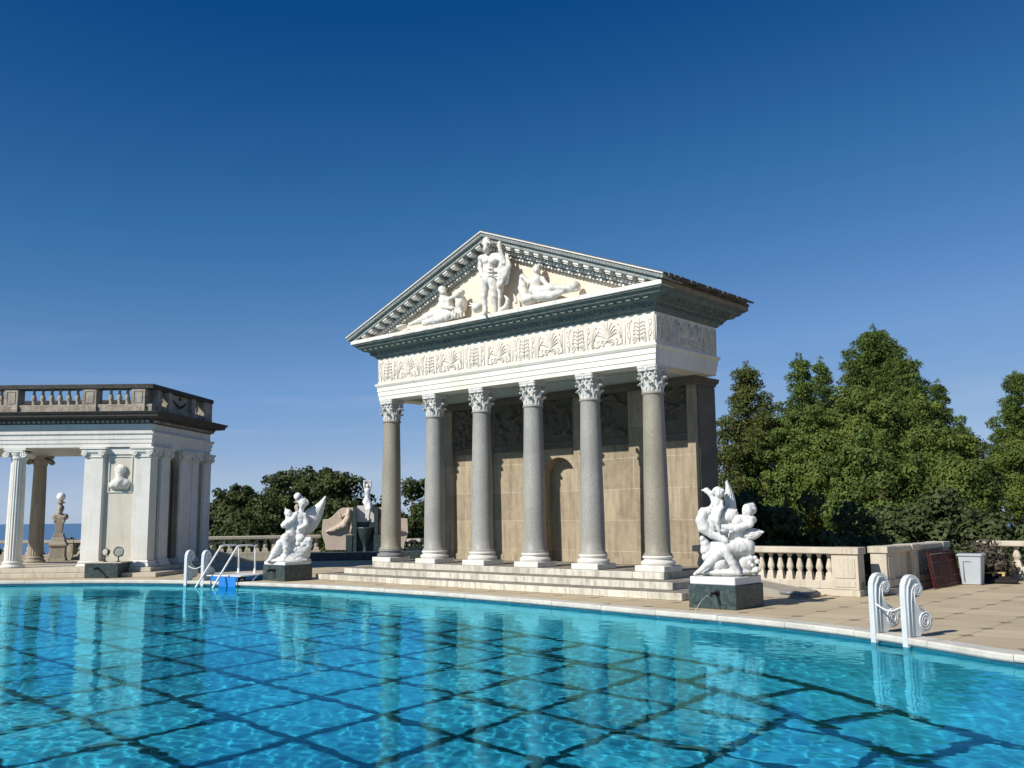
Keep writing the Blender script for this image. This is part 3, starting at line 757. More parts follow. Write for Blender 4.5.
# deep barrel-vaulted niche
ND = y+.38
mb.add([(NC-NR, y, ZS), (NC-NR, ND, ZS), (NC-NR, ND, NZ), (NC-NR, y, NZ), (NC+NR, y, ZS), (NC+NR, ND, ZS), (NC+NR, ND, NZ), (NC+NR, y, NZ)], [(0, 1, 2, 3), (4, 7, 6, 5)])
for i in range(16):
    (a, z), (a2, z2) = arc[i], arc[i+1]; mb.add([(a, y, z), (a2, y, z2), (a2, ND, z2), (a, ND, z)], [(0, 1, 2, 3)], None, True)
mb.add([(NC-NR, ND, ZS), (NC+NR, ND, ZS)]+[(a, ND, z) for a, z in arc[::-1]], [tuple(range(19))])
mb.add([(WX1, y, ZS), (WX1, 2.76, ZS), (WX1, 2.76, A0-.003), (WX1, y, A0-.003), (WX0, y, ZS), (WX0, 2.76, ZS), (WX0, 2.76, A0-.003), (WX0, y, A0-.003)], [(0, 1, 2, 3), (4, 7, 6, 5), (1, 5, 6, 2), (3, 2, 6, 7)])
cw = mb.build('wall', M['wall'], temple)
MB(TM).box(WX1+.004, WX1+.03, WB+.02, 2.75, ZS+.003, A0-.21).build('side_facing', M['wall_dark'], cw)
mb = MB(TM)
for k in range(0, 6):
    a = k*SP; a0, a1 = max(a-.25, WX0-.003), min(a+.25, WX1+.003)
    if k == 0: a0, a1 = WX0-.003, .45
    if k == 5: a0, a1 = L-.30, WX1+.003
    if k in (0, 5): mb.box(a0, a1, WB-.12, WB-.004, ZS+.002, A0-.19)
    else: mb.box(a0, a1, WB-.12, WB-.002, ZS+.002, A0-.19)
pil = mb.build('pilaster', M['wall'], cw, .006)
MB(TM).ring(WX0, WX1, WB-.12, 2.76, [(.0, A0-.20), (.03, A0-.19), (.05, A0-.13), (.09, A0-.09), (.10, A0-.006)]).build('wall_cap', M['wall_dark'], cw)
bx = []
for k in range(5):
    a0, a1 = k*SP+.253, (k+1)*SP-.253
    if k == 0: a0 = .453
    if k == 4: a1 = L-.303
    bx += [(a0, a1, WB-.06, WB-.002, 3.30, 3.42), (a0, a1, WB-.035, WB-.001, 4.86, A1-.005)]
build_each(TM, bx, 'wall_moulding', M['wall_dark'], cw)
bx = []
for k in (0, 1, 3, 4):
    a0, a1 = k*SP+.253, (k+1)*SP-.253
    if k == 0: a0 = .453
    if k == 4: a1 = L-.303
    bx.append((a0, a1, WB-.05, WB-.002, ZS+.002, ZS+.16))
build_each(TM, bx, 'wall_base', M['wall'], cw)
# relief panels above
rs = np.random.RandomState(11)
for k in range(5):
    a0, a1 = k*SP+.30, (k+1)*SP-.30
    if k == 0: a0 = .47
    nx, nz = 44, 56; xs = np.linspace(a0, a1, nx); zs = np.linspace(3.45, 4.84, nz); G, Hh = np.meshgrid(xs, zs); Dp = np.zeros_like(G)
    for i in range(26):
        c = (rs.uniform(a0+.1, a1-.1), rs.uniform(3.5, 4.75)); an = rs.uniform(0, 3.14); l1, l2 = rs.uniform(.08, .26), rs.uniform(.03, .08)
        u_ = (G-c[0])*math.cos(an)+(Hh-c[1])*math.sin(an); v_ = -(G-c[0])*math.sin(an)+(Hh-c[1])*math.cos(an)
        Dp = np.maximum(Dp, .11*np.sqrt(np.maximum(0, 1-(u_/l1)**2-(v_/l2)**2)))
    ed = np.minimum(np.minimum(G-a0, a1-G), np.minimum(Hh-3.45, 4.84-Hh)); Yv = WB-.012-np.where(ed > .02, Dp*np.clip(ed/.08, 0, 1), 0)
    mb = MB(TM); mb.add(list(zip(G.ravel(), Yv.ravel(), Hh.ravel())), [(j*nx+i, j*nx+i+1, (j+1)*nx+i+1, (j+1)*nx+i) for j in range(nz-1) for i in range(nx-1)], None, True)
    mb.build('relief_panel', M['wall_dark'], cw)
MB(TM).box(-E_+.3, L+E_-.3, WB+.003, WB+.2, A1-.2, A1-.003)
# ================================================================== colonnade pavilion on the left
OX, OY = -10.6, 27.7
PM = Matrix(((1, .12, 0, OX), (0, .993, 0, OY), (0, 0, 1, 0), (0, 0, 0, 1)))
def PV(a, b, z=0): return PM @ Vector((a, b, z))
pav = thing('colonnade_pavilion', 'pale colonnade end pavilion with fluted columns, bust relief and black stained roof balustrade', 'pavilion', PV(-1, 2, 0))
Z0, ZA_, ZB, ZC, ZD, ZE = .25, 3.73, 4.17, 4.55, 4.75, 5.59
AL, BD = -8.4, 4.05
MB(PM).box(AL, .20, -.16, BD+.2, .125, Z0).build('platform', M['cast'], pav, .01)
MB(PM).box(AL, .58, -.62, BD+.6, -.0, .122).build('step', M['cast'], pav, .01)
def ionic_cap(mb, X, r, hw):
    """echinus, two pairs of volutes and abacus, centred on X"""
    mb.lathe([(r*.98, 3.40), (r*1.06, 3.43), (r*1.0, 3.46), (r*1.05, 3.52), (r*1.28, 3.57), (r*1.2, 3.60)], 0, 0, 20, X)
    for sy in (-1, 1):
        for sx in (-1, 1):
            pts = [(sx*(hw-.0-.0)+sx*.10*(1-t)*math.cos(t*12.5), sy*(r*1.15), 3.545-.10*(1-t)*math.sin(t*12.5)) for t in [i/30 for i in range(28)]]
            mb.tube(pts, .026, 6, X); mb.sphere((sx*hw, sy*r*1.15, 3.545), .03, X, 8)
        mb.box(-hw, hw, sy*r*1.15-.03, sy*r*1.15+.03, 3.60, 3.65, X)
    for sx in (-1, 1): mb.tube([(sx*hw, -r*1.12, 3.545), (sx*hw, 0, 3.545), (sx*hw, r*1.12, 3.545)], [.095, .06, .095], 10, X)
    mb.box(-hw-.07, hw+.07, -hw-.03, hw+.03, 3.655, ZA_-.003, X)
def pav_col(a, b, mat):
    p = PV(a, b); X = Matrix.Translation((p.x, p.y, 0)); z = Z0
    pr = [(.235, z+.20)]+[(.235-.035*(i/10)**1.6, z+.24+(3.36-z-.24)*i/10) for i in range(11)]+[(.2, 3.41)]
    c = MB().lathe(pr, 0, 0, 96, X, 20, .11).build('column', mat, pav)
    MB().lathe([(.30, z+.002), (.325, z+.03), (.325, z+.06), (.29, z+.085), (.265, z+.10), (.26, z+.125), (.285, z+.14), (.285, z+.17), (.25, z+.195), (.245, z+.205)], 0, 0, 32, X).build('column_base', mat, c)
    m = MB(); ionic_cap(m, X, .215, .25); m.build('capital', mat, c)
for a, b, m_ in ((-4.06, .28, 'pav'), (-6.5, .28, 'pav'), (-3.3, BD-.28, 'cast_old'), (-5.56, BD-.28, 'cast_old'), (-7.8, BD-.28, 'cast_old')): pav_col(a, b, M[m_])  # rear columns get darker stone, standing in for shade under the entablature
# end block walls
wl = MB(PM)
wl.box(-1.90, -.10, .13, .30, Z0, ZA_-.002)                       # front bay
wl.box(-1.90, -1.72, .303, BD-.13, Z0, ZA_-.002)                  # towards the colonnade
wl.box(-1.717, -.10, BD-.30, BD-.13, Z0, ZA_-.002)                # rear
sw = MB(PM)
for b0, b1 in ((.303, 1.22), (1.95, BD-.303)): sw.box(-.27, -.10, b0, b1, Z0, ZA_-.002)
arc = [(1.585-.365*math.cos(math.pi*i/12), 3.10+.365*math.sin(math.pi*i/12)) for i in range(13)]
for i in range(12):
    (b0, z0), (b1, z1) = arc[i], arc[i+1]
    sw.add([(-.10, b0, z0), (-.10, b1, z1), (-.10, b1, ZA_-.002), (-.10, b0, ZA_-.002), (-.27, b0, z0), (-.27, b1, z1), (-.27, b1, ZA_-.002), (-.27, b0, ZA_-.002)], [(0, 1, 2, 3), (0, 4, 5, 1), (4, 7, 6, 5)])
wl = wl.build('wall', M['pav_wall'], pav)
M['pav_side'] = stone('grime_and_shade_plaster', (.34, .32, .27), (.22, .205, .17), 1.6, .7, .8, .2, 25, None, .3, .5, (.1, .09, .07))  # grime plus the shade of the recesses, both put into the colour
sw = sw.build('side_wall', M['pav_side'], pav); MB(PM).box(-.36, -.30, 1.20, 1.97, Z0+.004, 3.5).build('opening_shade_plate', M['wall_dark'], sw)  # dark plate added behind the opening to paint its unlit interior
def pilaster(a0, a1, b0, b1, vol=True, face='front'):
    p = MB(PM).box(a0, a1, b0, b1, Z0+.2, 3.42).build('pilaster', M['pav'], pav, .012)
    m = MB(PM).ring(a0, a1, b0, b1, [(.06, Z0+.001), (.075, Z0+.03), (.075, Z0+.06), (.045, Z0+.085), (.03, Z0+.11), (.045, Z0+.135), (.045, Z0+.16), (.012, Z0+.19), (.012, Z0+.205)]); m.build('pilaster_base', M['pav'], p)
    m = MB(PM).ring(a0, a1, b0, b1, [(.002, 3.415), (.03, 3.43), (.03, 3.45), (.008, 3.46), (.02, 3.53), (.07, 3.58), (.075, 3.655)]); m.ring(a0, a1, b0, b1, [(.05, 3.657), (.105, 3.67), (.105, ZA_-.004)])
    def vol_(P, du, s):
        m.tube([P + du*(s*.085*(1-t)*math.cos(t*12)) + Vector((0, 0, -.085*(1-t)*math.sin(t*12))) for t in [i/26 for i in range(24)]], .022, 6); m.sphere(P, .028, None, 8)
    if face == 'front':
        for s, a in ((-1, a0+.03), (1, a1-.03)): vol_(Vector((a, b0-.075, 3.555)), Vector((1, 0, 0)), s)
    if face == 'side' or a1 > -.01:
        for s, b in ((-1, b0+.04), (1, b1-.04)): vol_(Vector((a1+.075, b, 3.555)), Vector((0, 1, 0)), s)
    m.build('capital', M['pav'], p)
pilaster(-.48, 0, 0, .42); pilaster(-1.95, -1.40, 0, .42)
pilaster(-.25, 0, .67, 1.20, face='side'); pilaster(-.25, -.035, 1.98, 2.72, face='side'); pilaster(-.25, 0, 2.74, 3.14, face='side'); pilaster(-.48, 0, 3.58, BD, face='side')
pilaster(-1.95, -1.40, BD-.42, BD)
mb = MB(PM); mb.box(-1.29, -.60, .10, .128, 2.40, 2.425); mb.box(-1.29, -.60, .10, .128, 3.44, 3.465); mb.box(-1.29, -1.267, .10, .128, 2.427, 3.438); mb.box(-.623, -.60, .10, .128, 2.427, 3.438); mb.box(-1.398, -.482, .09, .128, 3.52, 3.70); mb.box(-1.398, -.482, .075, .127, Z0+.001, Z0+.12)
mb.build('panel_frame', M['pav'], wl)
# carved bust in profile on the panel
pb = Plane(PV(0, .13), (0, 1)); ps = lambda x, y, d: pb(85+x/5.908, 440+y/5.908, -d)
s = Sculpt(.03); k_ = 1/(5.908*33.2)
s.ell(ps(205, 178, .05), (30*k_, .09, 34*k_)); s.cap(ps(192, 190, .05), ps(183, 196, .05), 12*k_, 7*k_); s.cap(ps(205, 195, .05), ps(205, 230, .05), 20*k_, 26*k_)
s.ell(ps(222, 172, .06), (20*k_, .07, 26*k_)); s.cap(ps(192, 204, .05), ps(196, 212, .05), 12*k_, 8*k_)
s.chain([ps(165, 265, .04), ps(205, 250, .06), ps(240, 258, .04)], [22*k_, 34*k_, 26*k_]); s.cap(ps(158, 272, .02), ps(245, 276, .02), 14*k_, 14*k_)
for i in range(4): s.chain([ps(185+i*12, 225+i*4, .11), ps(200+i*12, 255, .12), ps(215+i*10, 275, .1)], [5*k_]*3, .01)
s.mesh('bust_relief', M['old_statue'], pav, .012, .004, 40, 2)
# entablature
ent = MB(PM); 
beam(ent, [(0, ZA_), (0, ZA_+.11), (.02, ZA_+.113), (.02, ZA_+.23), (.04, ZA_+.233), (.04, ZA_+.34), (.085, ZA_+.39), (.085, ZB)], AL, -.03, .03, BD-.03, .42)
ent = ent.build('architrave', M['pav'], pav)
MB(PM).box(AL, -.045, .045, BD-.045, ZB+.001, ZC).build('frieze', M['pav'], pav)
cn = MB(PM).ring(AL, -.045, .045, BD-.045, [(.0, ZC-.14), (.03, ZC-.13), (.05, ZC-.05), (.11, ZC-.04), (.12, ZC), (.26, ZC+.02), (.33, ZC+.035), (.35, ZC+.06), (.35, ZC+.10), (.38, ZC+.13), (.42, ZC+.185), (.42, ZD)]).build('cornice', M['black_crust'], pav)
build_each(PM, [(AL+.1+i*.145, AL+.185+i*.145, -.075, -.008, ZC-.115, ZC-.045) for i in range(57)]+[(.008, .075, .02+i*.145, .105+i*.145, ZC-.115, ZC-.045) for i in range(28)], 'dentil', M['pav_top'], cn)
# roof balustrade
bal = MB(PM); b0, b1 = .0, .30; a1 = -.05
bal.box(AL, a1, b0+.02, b1-.02, ZD+.003, ZD+.245); bal.box(AL, a1-.302, BD-.28, BD-.02, ZD+.003, ZD+.245); bal.box(a1-.30, a1-.02, b1-.018, BD-.02, ZD+.003, ZD+.245)
bal = bal.build('roof_balustrade', M['pav_top'], pav, .015)
mb = MB(PM); mb.box(AL, a1+.05, b0-.05, b1+.05, ZE-.14, ZE); mb.box(a1-.35, a1+.05, b1+.053, BD+.03, ZE-.14, ZE); mb.box(AL, a1-.353, BD-.33, BD+.03, ZE-.14, ZE); mb.build('rail', M['black_crust'], bal, .015)
def ped(x0, x1, y0, y1, front=True):
    m = MB(PM); m.box(x0, x1, y0, y1, ZD+.006, ZE-.143)
    if front:
        m.box(x0+.07, x0+.09, y0-.015, y0+.0, ZD+.28, ZE-.19); m.box(x1-.09, x1-.07, y0-.015, y0, ZD+.28, ZE-.19); m.box(x0+.093, x1-.093, y0-.015, y0, ZD+.28, ZD+.30); m.box(x0+.093, x1-.093, y0-.015, y0, ZE-.21, ZE-.19)
        m.box(x0-.02, x1+.02, y0-.03, y1, ZD+.004, ZD+.22)
    m.build('pedestal', M['pav_top'], bal)
def pxa(px): return (px-512)/943.9*27.6*1.005-OX-.25
for x0, x1 in ((9.4, 23), (88, 102), (137.5, 151)): ped(pxa(x0), pxa(x1), b0-.02, b1+.02)
ped(a1-.32, a1+.02, .33, .45, False); ped(a1-.32, a1+.02, 1.0, 1.25, False); ped(a1-.32, a1+.02, 2.55, 2.80, False); ped(a1-.32, a1+.02, 3.45, BD, False); ped(AL, AL+.5, b0-.02, b1+.02)
m = MB(PM); m.box(a1-.22, a1-.08, 1.253, 2.547, ZD+.25, ZE-.145); m.build('side_panel', M['pav_top'], bal)
m = MB(PM)
for i in range(12):
    t = i/11; m.sphere((a1-.075, 1.5+t*.8, ZD+.50-.16*math.sin(t*math.pi)), .035+.02*math.sin(t*math.pi), None, 8)
m.sphere((a1-.075, 1.9, ZD+.60), .06, None, 8); m.build('garland', M['black_crust'], bal)
bprof = [(.055, 0), (.055, .05), (.035, .065), (.075, .15), (.08, .19), (.06, .27), (.038, .36), (.035, .40), (.055, .425), (.055, .455)]
for bb in (.15, BD-.15):
  for px in (3, 36, 45, 54, 62.5, 71.5, 80.3, 114, 122.6, 130.7):
    p = PV(pxa(px), bb); o = MB().lathe([(r, ZD+.245+z) for r, z in bprof], p.x, p.y, 12).build('baluster', M['cast_old'], bal)
for b in (.60, .80, 2.98, 3.20):
    p = PV(a1-.15, b); MB().lathe([(r, ZD+.245+z) for r, z in bprof], p.x, p.y, 12).build('baluster', M['cast_old'], bal)
# ================================================================== balustrades
def vase(h, r):
    return [(r*.95, 0), (r*.95, h*.09), (r*.6, h*.12), (r*.62, h*.30), (r*.55, h*.33), (r*.9, h*.42), (r, h*.50), (r*.85, h*.60), (r*.55, h*.76), (r*.42, h*.86), (r*.62, h*.90), (r*.75, h*.92), (r*.75, h)]
def baluster_mesh(h, r, square=True):
    mb = MB(); mb.lathe(vase(h, r), 0, 0, 14)
    if square:
        mb.box(-r*1.02, r*1.02, -r*1.02, r*1.02, 0, h*.085); mb.frust(0, 0, h*.088, h*.31, r*.98, r*.98, r*.72, r*.72)
    return mb
def balustrade(label, Mx, x0, x1, posts, spacing, r, mat, zb=.28, zt=.93, depth=.26, sub=None, group=None, skip=()):
    """runs along local x of the frame Mx, its face at y = 0"""
    p0 = Mx @ Vector(((x0+x1)/2, depth/2, 0)); t = thing('balustrade', label, 'balustrade', p0, 0, 'terrace balustrades')
    MB(Mx).box(x0, x1, -.05, depth+.05, .0, .12).box(x0, x1, 0, depth, .123, zb).build('plinth', mat, t, .012)
    MB(Mx).box(x0, x1, -.05, depth+.05, zt-.13, zt).build('rail', mat, t, .02)
    cuts = []
    for a, b in posts:
        m = MB(Mx); m.box(a, b, -.03, depth+.03, .125, zt-.133); m.box(a-.03, b+.03, -.075, depth+.075, .0, .118); m.box(a-.03, b+.03, -.07, depth+.07, zt-.128, zt+.004)
        w = b-a
        if w > .2:
            for z0, z1 in ((zb+.06, zt-.2), (.17, zb)): m.box(a+.06, b-.06, -.045, -.031, z0, z1)
        m.build('post', mat, t, .01); cuts.append((a, b))
    cuts = sorted(cuts); edges = [x0]+[q for c in cuts for q in c]+[x1]; proto = None
    for i in range(0, len(edges), 2):
        a, b = edges[i], edges[i+1]
        if i//2 in skip:
            if b-a > .1: MB(Mx).box(a+.003, b-.003, .06, depth-.06, zb+.003, zt-.133).build('panel', mat, t)
            continue
        n_ = int((b-a)/spacing)
        for j in range(n_):
            x = a+(b-a)*(j+.5)/n_; w = Mx @ Vector((x, depth/2, zb))
            if proto is None:
                o = proto = baluster_mesh(zt-.13-zb, r).build('baluster', mat); o.parent = t
            else:
                o = proto.copy(); C.objects.link(o)
            o.location = w-p0; o.rotation_euler = (0, 0, math.atan2(Mx[1][0], Mx[0][0]))
    return t
def along(a, b, za=0):
    """frame whose x runs from a to b (world points)"""
    a = Vector(a); b = Vector(b); d = (b-a).normalized(); a0 = math.atan2(d.y, d.x)
    return Matrix.Translation((a.x, a.y, za)) @ Matrix.Rotation(a0, 4, 'Z'), (b-a).length
X, ln = along(T(8.4, 1.36).to_2d(), T(12.05, 1.36).to_2d())
balustrade('sunlit cream balustrade beside the white winged statue at the right of the temple', X, 0, ln, [(3.12, ln)], .197, .072, M['cast'])
X, ln = along(T(12.27, 2.15).to_2d(), T(12.27, 6.02).to_2d())
# turned to run back from the pool, shaded on the side seen
balustrade('shaded balustrade with square posts, running back from the pool behind the leaning red board', X, 0, ln, [(0, .42), (1.43, 1.85), (3.42, ln)], .2, .07, M['cast'], skip=(1,))
X, ln = along(T(12.35, 7.85).to_2d(), T(19.5, 7.85).to_2d())
balustrade('cream balustrade with big vase shaped balusters behind the grey bin', X, 0, ln, [(4.2, 4.7)], .345, .105, M['cast'], zb=.30, zt=.90)
X, ln = along((-11.6, 36.1), (-7.6, 37.7))
balustrade('long cream balustrade between the pavilion and the left winged statue', X, -.6, ln, [], .32, .105, M['cast'], zb=.33, zt=.94)
X, ln = along((-4.35, 38.9), (-1.9, 38.4))
balustrade('short balustrade seen between the two left temple columns', X, 0, ln, [], .19, .07, M['cast'], zb=.06, zt=.72)
X, ln = along((-26, 40.2), (-14.2, 39.0))
balustrade('old balustrade behind the colonnade, in front of the sea', X, 0, ln, [(7.2, 7.9)], .5, .12, M['cast_old'], zb=.2, zt=.80)
# ================================================================== fountains and statues by the pool
def fountain(label, a0, a1, b0, b1, spa, parent_loc):
    t = thing('fountain_base', label, 'fountain', T((a0+a1)/2, (b0+b1)/2), 0, 'green marble fountain blocks')
    MB(TM).box(a0, a1, b0, b1, .003, .40).build('base_block', M['green'], t, .008)
    sp = MB(TM); a = a0+(a1-a0)*spa
    sp.tube([(a, b0+.02, .27), (a, b0-.10, .285), (a, b0-.20, .275), (a, b0-.25, .25)], [.028, .03, .03, .024], 8)
    sp.lathe([(.05, 0), (.05, .02), (.03, .03)], 0, 0, 10, Matrix.Translation((a, b0-.0, .27)) @ Matrix.Rotation(math.pi/2, 4, 'X'))
    sp.build('spout', M['bronze'], t)
    return t
fountain('dark green marble block with bent bronze spout under the right winged statue', 10.50, 11.41, -2.35, -1.35, .62, None)
fountain('dark green marble block with bent bronze spout under the left winged statue', -2.30, -1.33, -2.42, -1.55, .55, None)
def water_jet(label, p0, p1, drop):
    mb = MB(); p0 = Vector(p0); p1 = Vector(p1)
    pts = [p0.lerp(p1, t)*1.0 - Vector((0, 0, drop*t*t)) for t in [i/8 for i in range(9)]]
    mb.tube(pts, [.006+.005*i/8 for i in range(9)], 6); o = mb.build('water_jet', M['jet'])
    tag(o, label, 'water jet', 'fountain water jets')
q = NT('falling_water'); q.b.inputs['Transmission Weight'].default_value = .8; q.b.inputs['IOR'].default_value = 1.33; M['jet'] = q.done((.9, .95, .97), .15, .5)
water_jet('thin water jet arching from the left fountain block into the pool', T(-1.77, -2.66, .26), T(-1.85, -3.15, .26), .38)
water_jet('thin water stream falling from the right fountain block into the pool', T(11.06, -2.59, .26), T(11.06, -3.22, .26), .38)
def flat_axes(pl, ang):
    """rows: along (in the picture plane, at ang from right), across, depth -- for flattened ellipsoids"""
    n = Vector(pl.n); x = Vector((0, 0, 1)).cross(n); x.normalize()
    right = Vector((-n.y, n.x, 0)); right = right if right.dot(Vector(_r)) > 0 else -right
    up = Vector((0, 0, 1)); a = right*math.cos(ang)+up*math.sin(ang); b = -right*math.sin(ang)+up*math.cos(ang); c = a.cross(b)
    return Matrix((a, b, c)).transposed()
class Fig:
    """lays out limbs from their places in a crop of the photo on a plane at the statue's real distance; d is depth towards the viewer in metres"""
    def __init__(s, p, n, ox, oy, sc, k=.025, ref=(250, 350)): s.pl = Plane(p, n); s.o = (ox, oy, sc); s.s = Sculpt(k); a = s.P(*ref); b = s.P(ref[0], ref[1]+10); s.u = (a-b).length/10
    def P(s, x, y, d=0.0):
        n = s.pl.n; sign = -1 if np.dot(n, s.pl.p) > 0 else 1
        return s.pl(s.o[0]+x/s.o[2], s.o[1]+y/s.o[2], d*sign)
    def chain(s, pts, rs, d=0.0, k=None):
        ds = d if isinstance(d, (list, tuple)) else [d]*len(pts)
        s.s.chain([s.P(x, y, e) for (x, y), e in zip(pts, ds)], [r*s.u for r in rs], k); return s
    def ell(s, x, y, rx, ry, rd, ang=0.0, d=0.0, k=None):
        s.s.ell(s.P(x, y, d), (rx*s.u, ry*s.u, rd), flat_axes(s.pl, R(ang)), k); return s
    def head(s, x, y, r, d=0, face=(0, 1), k=.012):
        """skull, jaw, nose, brow, hair bun; face = direction in the picture"""
        fx, fy = face
        s.ell(x, y, r*.82, r, r*s.u*.92, 0, d, k); s.ell(x+fx*r*.28, y+fy*r*.42+r*.1, r*.5, r*.5, r*s.u*.5, 0, d+r*s.u*.35, k)
        s.ell(x+fx*r*.55, y+r*.12+fy*r*.1, r*.13, r*.24, r*s.u*.22, 0, d+r*s.u*.82, k)
        for q in (-.33, .33): s.ell(x+q*r+fx*r*.4, y-r*.05, r*.2, r*.09, r*s.u*.12, 0, d+r*s.u*.78, k*.5)
        s.ell(x+fx*r*.45, y+r*.52, r*.22, r*.07, r*s.u*.1, 0, d+r*s.u*.72, k*.5)
        return s
def feathers(f, x0, y0, x1, y1, n, w, ln, d, ang):
    for i in range(n):
        t = i/(n-1); f.ell(x0+(x1-x0)*t, y0+(y1-y0)*t, ln*(1-.3*t), w, .014, ang+14*t, d, .008)
def wing(f, lead, trail, d, nf, parent, name='wing', th=.05):
    ns, nt2 = 36, 44; q = []
    def cur(P, t):
        t *= len(P)-1; i = min(int(t), len(P)-2); u = t-i
        p0, p1, p2, p3 = P[max(i-1, 0)], P[i], P[i+1], P[min(i+2, len(P)-1)]
        return [.5*(2*p1[j]+(p2[j]-p0[j])*u+(2*p0[j]-5*p1[j]+4*p2[j]-p3[j])*u*u+(3*p1[j]-p0[j]-3*p2[j]+p3[j])*u**3) for j in (0, 1)]
    mb = MB(); V = []
    for side in (1, -1):
        for i in range(ns+1):
            s_ = i/ns; a = cur(lead, s_); b = cur(trail, s_)
            for j in range(nt2+1):
                t_ = j/nt2; e = math.sin(math.pi*min(max(t_, .0), 1))**.5*math.sin(math.pi*min(1, .12+s_*.88))**.35 if 0 < t_ < 1 else 0
                fe = abs(math.sin(math.pi*nf*(t_+.10*s_)))**.6; tier = .012*((s_*3+.35*fe) % 1.0)
                x = a[0]+(b[0]-a[0])*t_; y = a[1]+(b[1]-a[1])*t_
                x += (2.2*fe*(1 if side else 0))*s_*t_
                V.append(f.P(x, y, d+side*e*(th*.5+.016*fe-tier)+.05*math.sin(math.pi*t_)))
    fs = []; o = (ns+1)*(nt2+1)
    for k in (0, o):
        for i in range(ns):
            for j in range(nt2): fs.append((k+i*(nt2+1)+j, k+i*(nt2+1)+j+1, k+(i+1)*(nt2+1)+j+1, k+(i+1)*(nt2+1)+j))
    mb.add(V, fs, None, True); return mb.build(name, M['statue'], parent)
# --- right group
cR = T(10.96, -1.85); vd = Vector((cR.x, cR.y, 0)).normalized()
t = thing('winged_statue_group', 'white marble nymph with swan and winged cherub, on the right fountain block beside the ladder', 'statue', T(10.95, -1.85, .40), 0, 'winged statues on fountain blocks')
MB(TM).box(10.52, 11.39, -2.33, -1.37, .402, .535).build('statue_plinth', M['statue'], t, .012)
f = Fig(cR, vd, 690, 470, 6.4, .016)
f.ell(245, 600, 150, 90, .24, 0, -.08, .05); f.ell(210, 340, 110, 110, .14, 20, -.06); f.ell(300, 420, 70, 90, .16, 0, -.04); f.ell(245, 500, 130, 70, .2, 0, -.04); f.ell(240, 650, 180, 34, .36, 0, -.02, .04); f.ell(250, 590, 90, 75, .22, 0, -.02, .04); f.ell(340, 590, 70, 85, .26, 0, 0, .04); f.ell(330, 545, 60, 35, .24)
f.ell(190, 600, 70, 60, .25, 30, .08)
for x, y, r in ((95, 470, 30), (80, 442, 20), (105, 500, 36), (120, 540, 34), (100, 560, 24), (145, 520, 32), (90, 520, 22)): f.ell(x, y, r, r*1.1, .12, 20, .02)
f.chain([(365, 500), (225, 512), (268, 590), (312, 655)], [48, 34, 25, 14], [.12, .36, .36, .34], .01); f.chain([(312, 658), (330, 668)], [15, 9], [.24, .30])
f.chain([(330, 495), (185, 528), (110, 605), (55, 652)], [46, 34, 24, 14], [.18, .28, .30, .30], .01); f.chain([(55, 652), (28, 668)], [13, 8], [.24, .27])
f.ell(355, 480, 58, 46, .17, 10, .08); f.chain([(345, 465), (318, 400), (322, 335)], [50, 44, 50], [.05, .08, .06]); f.ell(325, 345, 55, 35, .14, -15, .06)
f.chain([(335, 325), (360, 285)], [22, 20], .06); f.head(370, 262, 46, .08, (-.5, .4)); f.ell(385, 250, 42, 40, .11, 0, .0); f.ell(398, 230, 22, 20, .06, 0, -.02)
for i in range(6): f.ell(345+i*13, 228+abs(i-2.5)*8, 12, 9, .05, 30*i, .09, .008)
f.chain([(350, 320), (402, 318), (385, 345), (300, 372), (215, 362)], [24, 22, 24, 24, 16], [.10, .22, .26, .28, .26]); f.chain([(395, 312), (372, 298)], [16, 12], [.26, .24])
f.chain([(310, 330), (270, 360), (215, 385)], [24, 20, 15], [.16, .24, .24])
f.ell(400, 408, 62, 28, .06, 14, .14); f.chain([(370, 420), (430, 405), (458, 398)], [30, 26, 10], [.14, .16, .16]); feathers(f, 390, 430, 450, 405, 5, 9, 34, .20, 10)
f.chain([(258, 240), (246, 150), (234, 72)], [34, 24, 5], [-.16, -.2, -.2]); f.chain([(280, 235), (268, 170), (240, 80)], [16, 12, 4], [-.16, -.19, -.2]); feathers(f, 268, 235, 240, 110, 6, 8, 34, -.12, 75)
f.ell(250, 290, 62, 44, .12, 12, .04); feathers(f, 215, 300, 290, 265, 6, 10, 30, .13, 35)
f.chain([(130, 255), (85, 275), (72, 320), (90, 370), (140, 405), (190, 425), (225, 450)], [24, 32, 36, 38, 34, 28, 20], [.05, .08, .1, .1, .08, .1, .14]); f.ell(150, 330, 60, 80, .14, -20, .0)
f.head(186, 146, 36, .12, (.0, .4)); f.ell(180, 135, 36, 30, .10, 0, .06)
for i in range(5): f.ell(160+i*13, 120+abs(i-2)*6, 11, 9, .05, 0, .14, .008)
f.chain([(178, 178), (172, 210), (172, 250)], [22, 32, 34], .1); f.chain([(160, 262), (146, 315), (150, 372)], [22, 18, 11], [.16, .22, .2]); f.chain([(182, 265), (172, 320), (182, 385)], [22, 18, 11], [.18, .24, .22])
f.chain([(150, 205), (135, 240), (165, 258)], [15, 13, 9], [.12, .16, .2]); f.chain([(198, 205), (205, 240), (190, 262)], [15, 13, 9], [.12, .18, .22])
f.chain([(150, 195), (135, 155), (105, 128), (72, 130)], [16, 18, 14, 4], [.04, .03, .03, .02]); feathers(f, 140, 170, 90, 130, 4, 8, 24, .05, 150)
for i in range(16):
    r_ = 12+rnd.random()*7; f.ell(365+rnd.random()*75, 560+rnd.random()*90, r_, r_, .04, 0, .16+rnd.random()*.06, .006)
f.s.mesh('statue_figures', M['statue'], t, .0115, .0045, 42, 1, .53)
wing(f, [(238, 262), (222, 210), (226, 140), (235, 62)], [(298, 262), (294, 215), (275, 140), (238, 64)], -.14, 5, t)
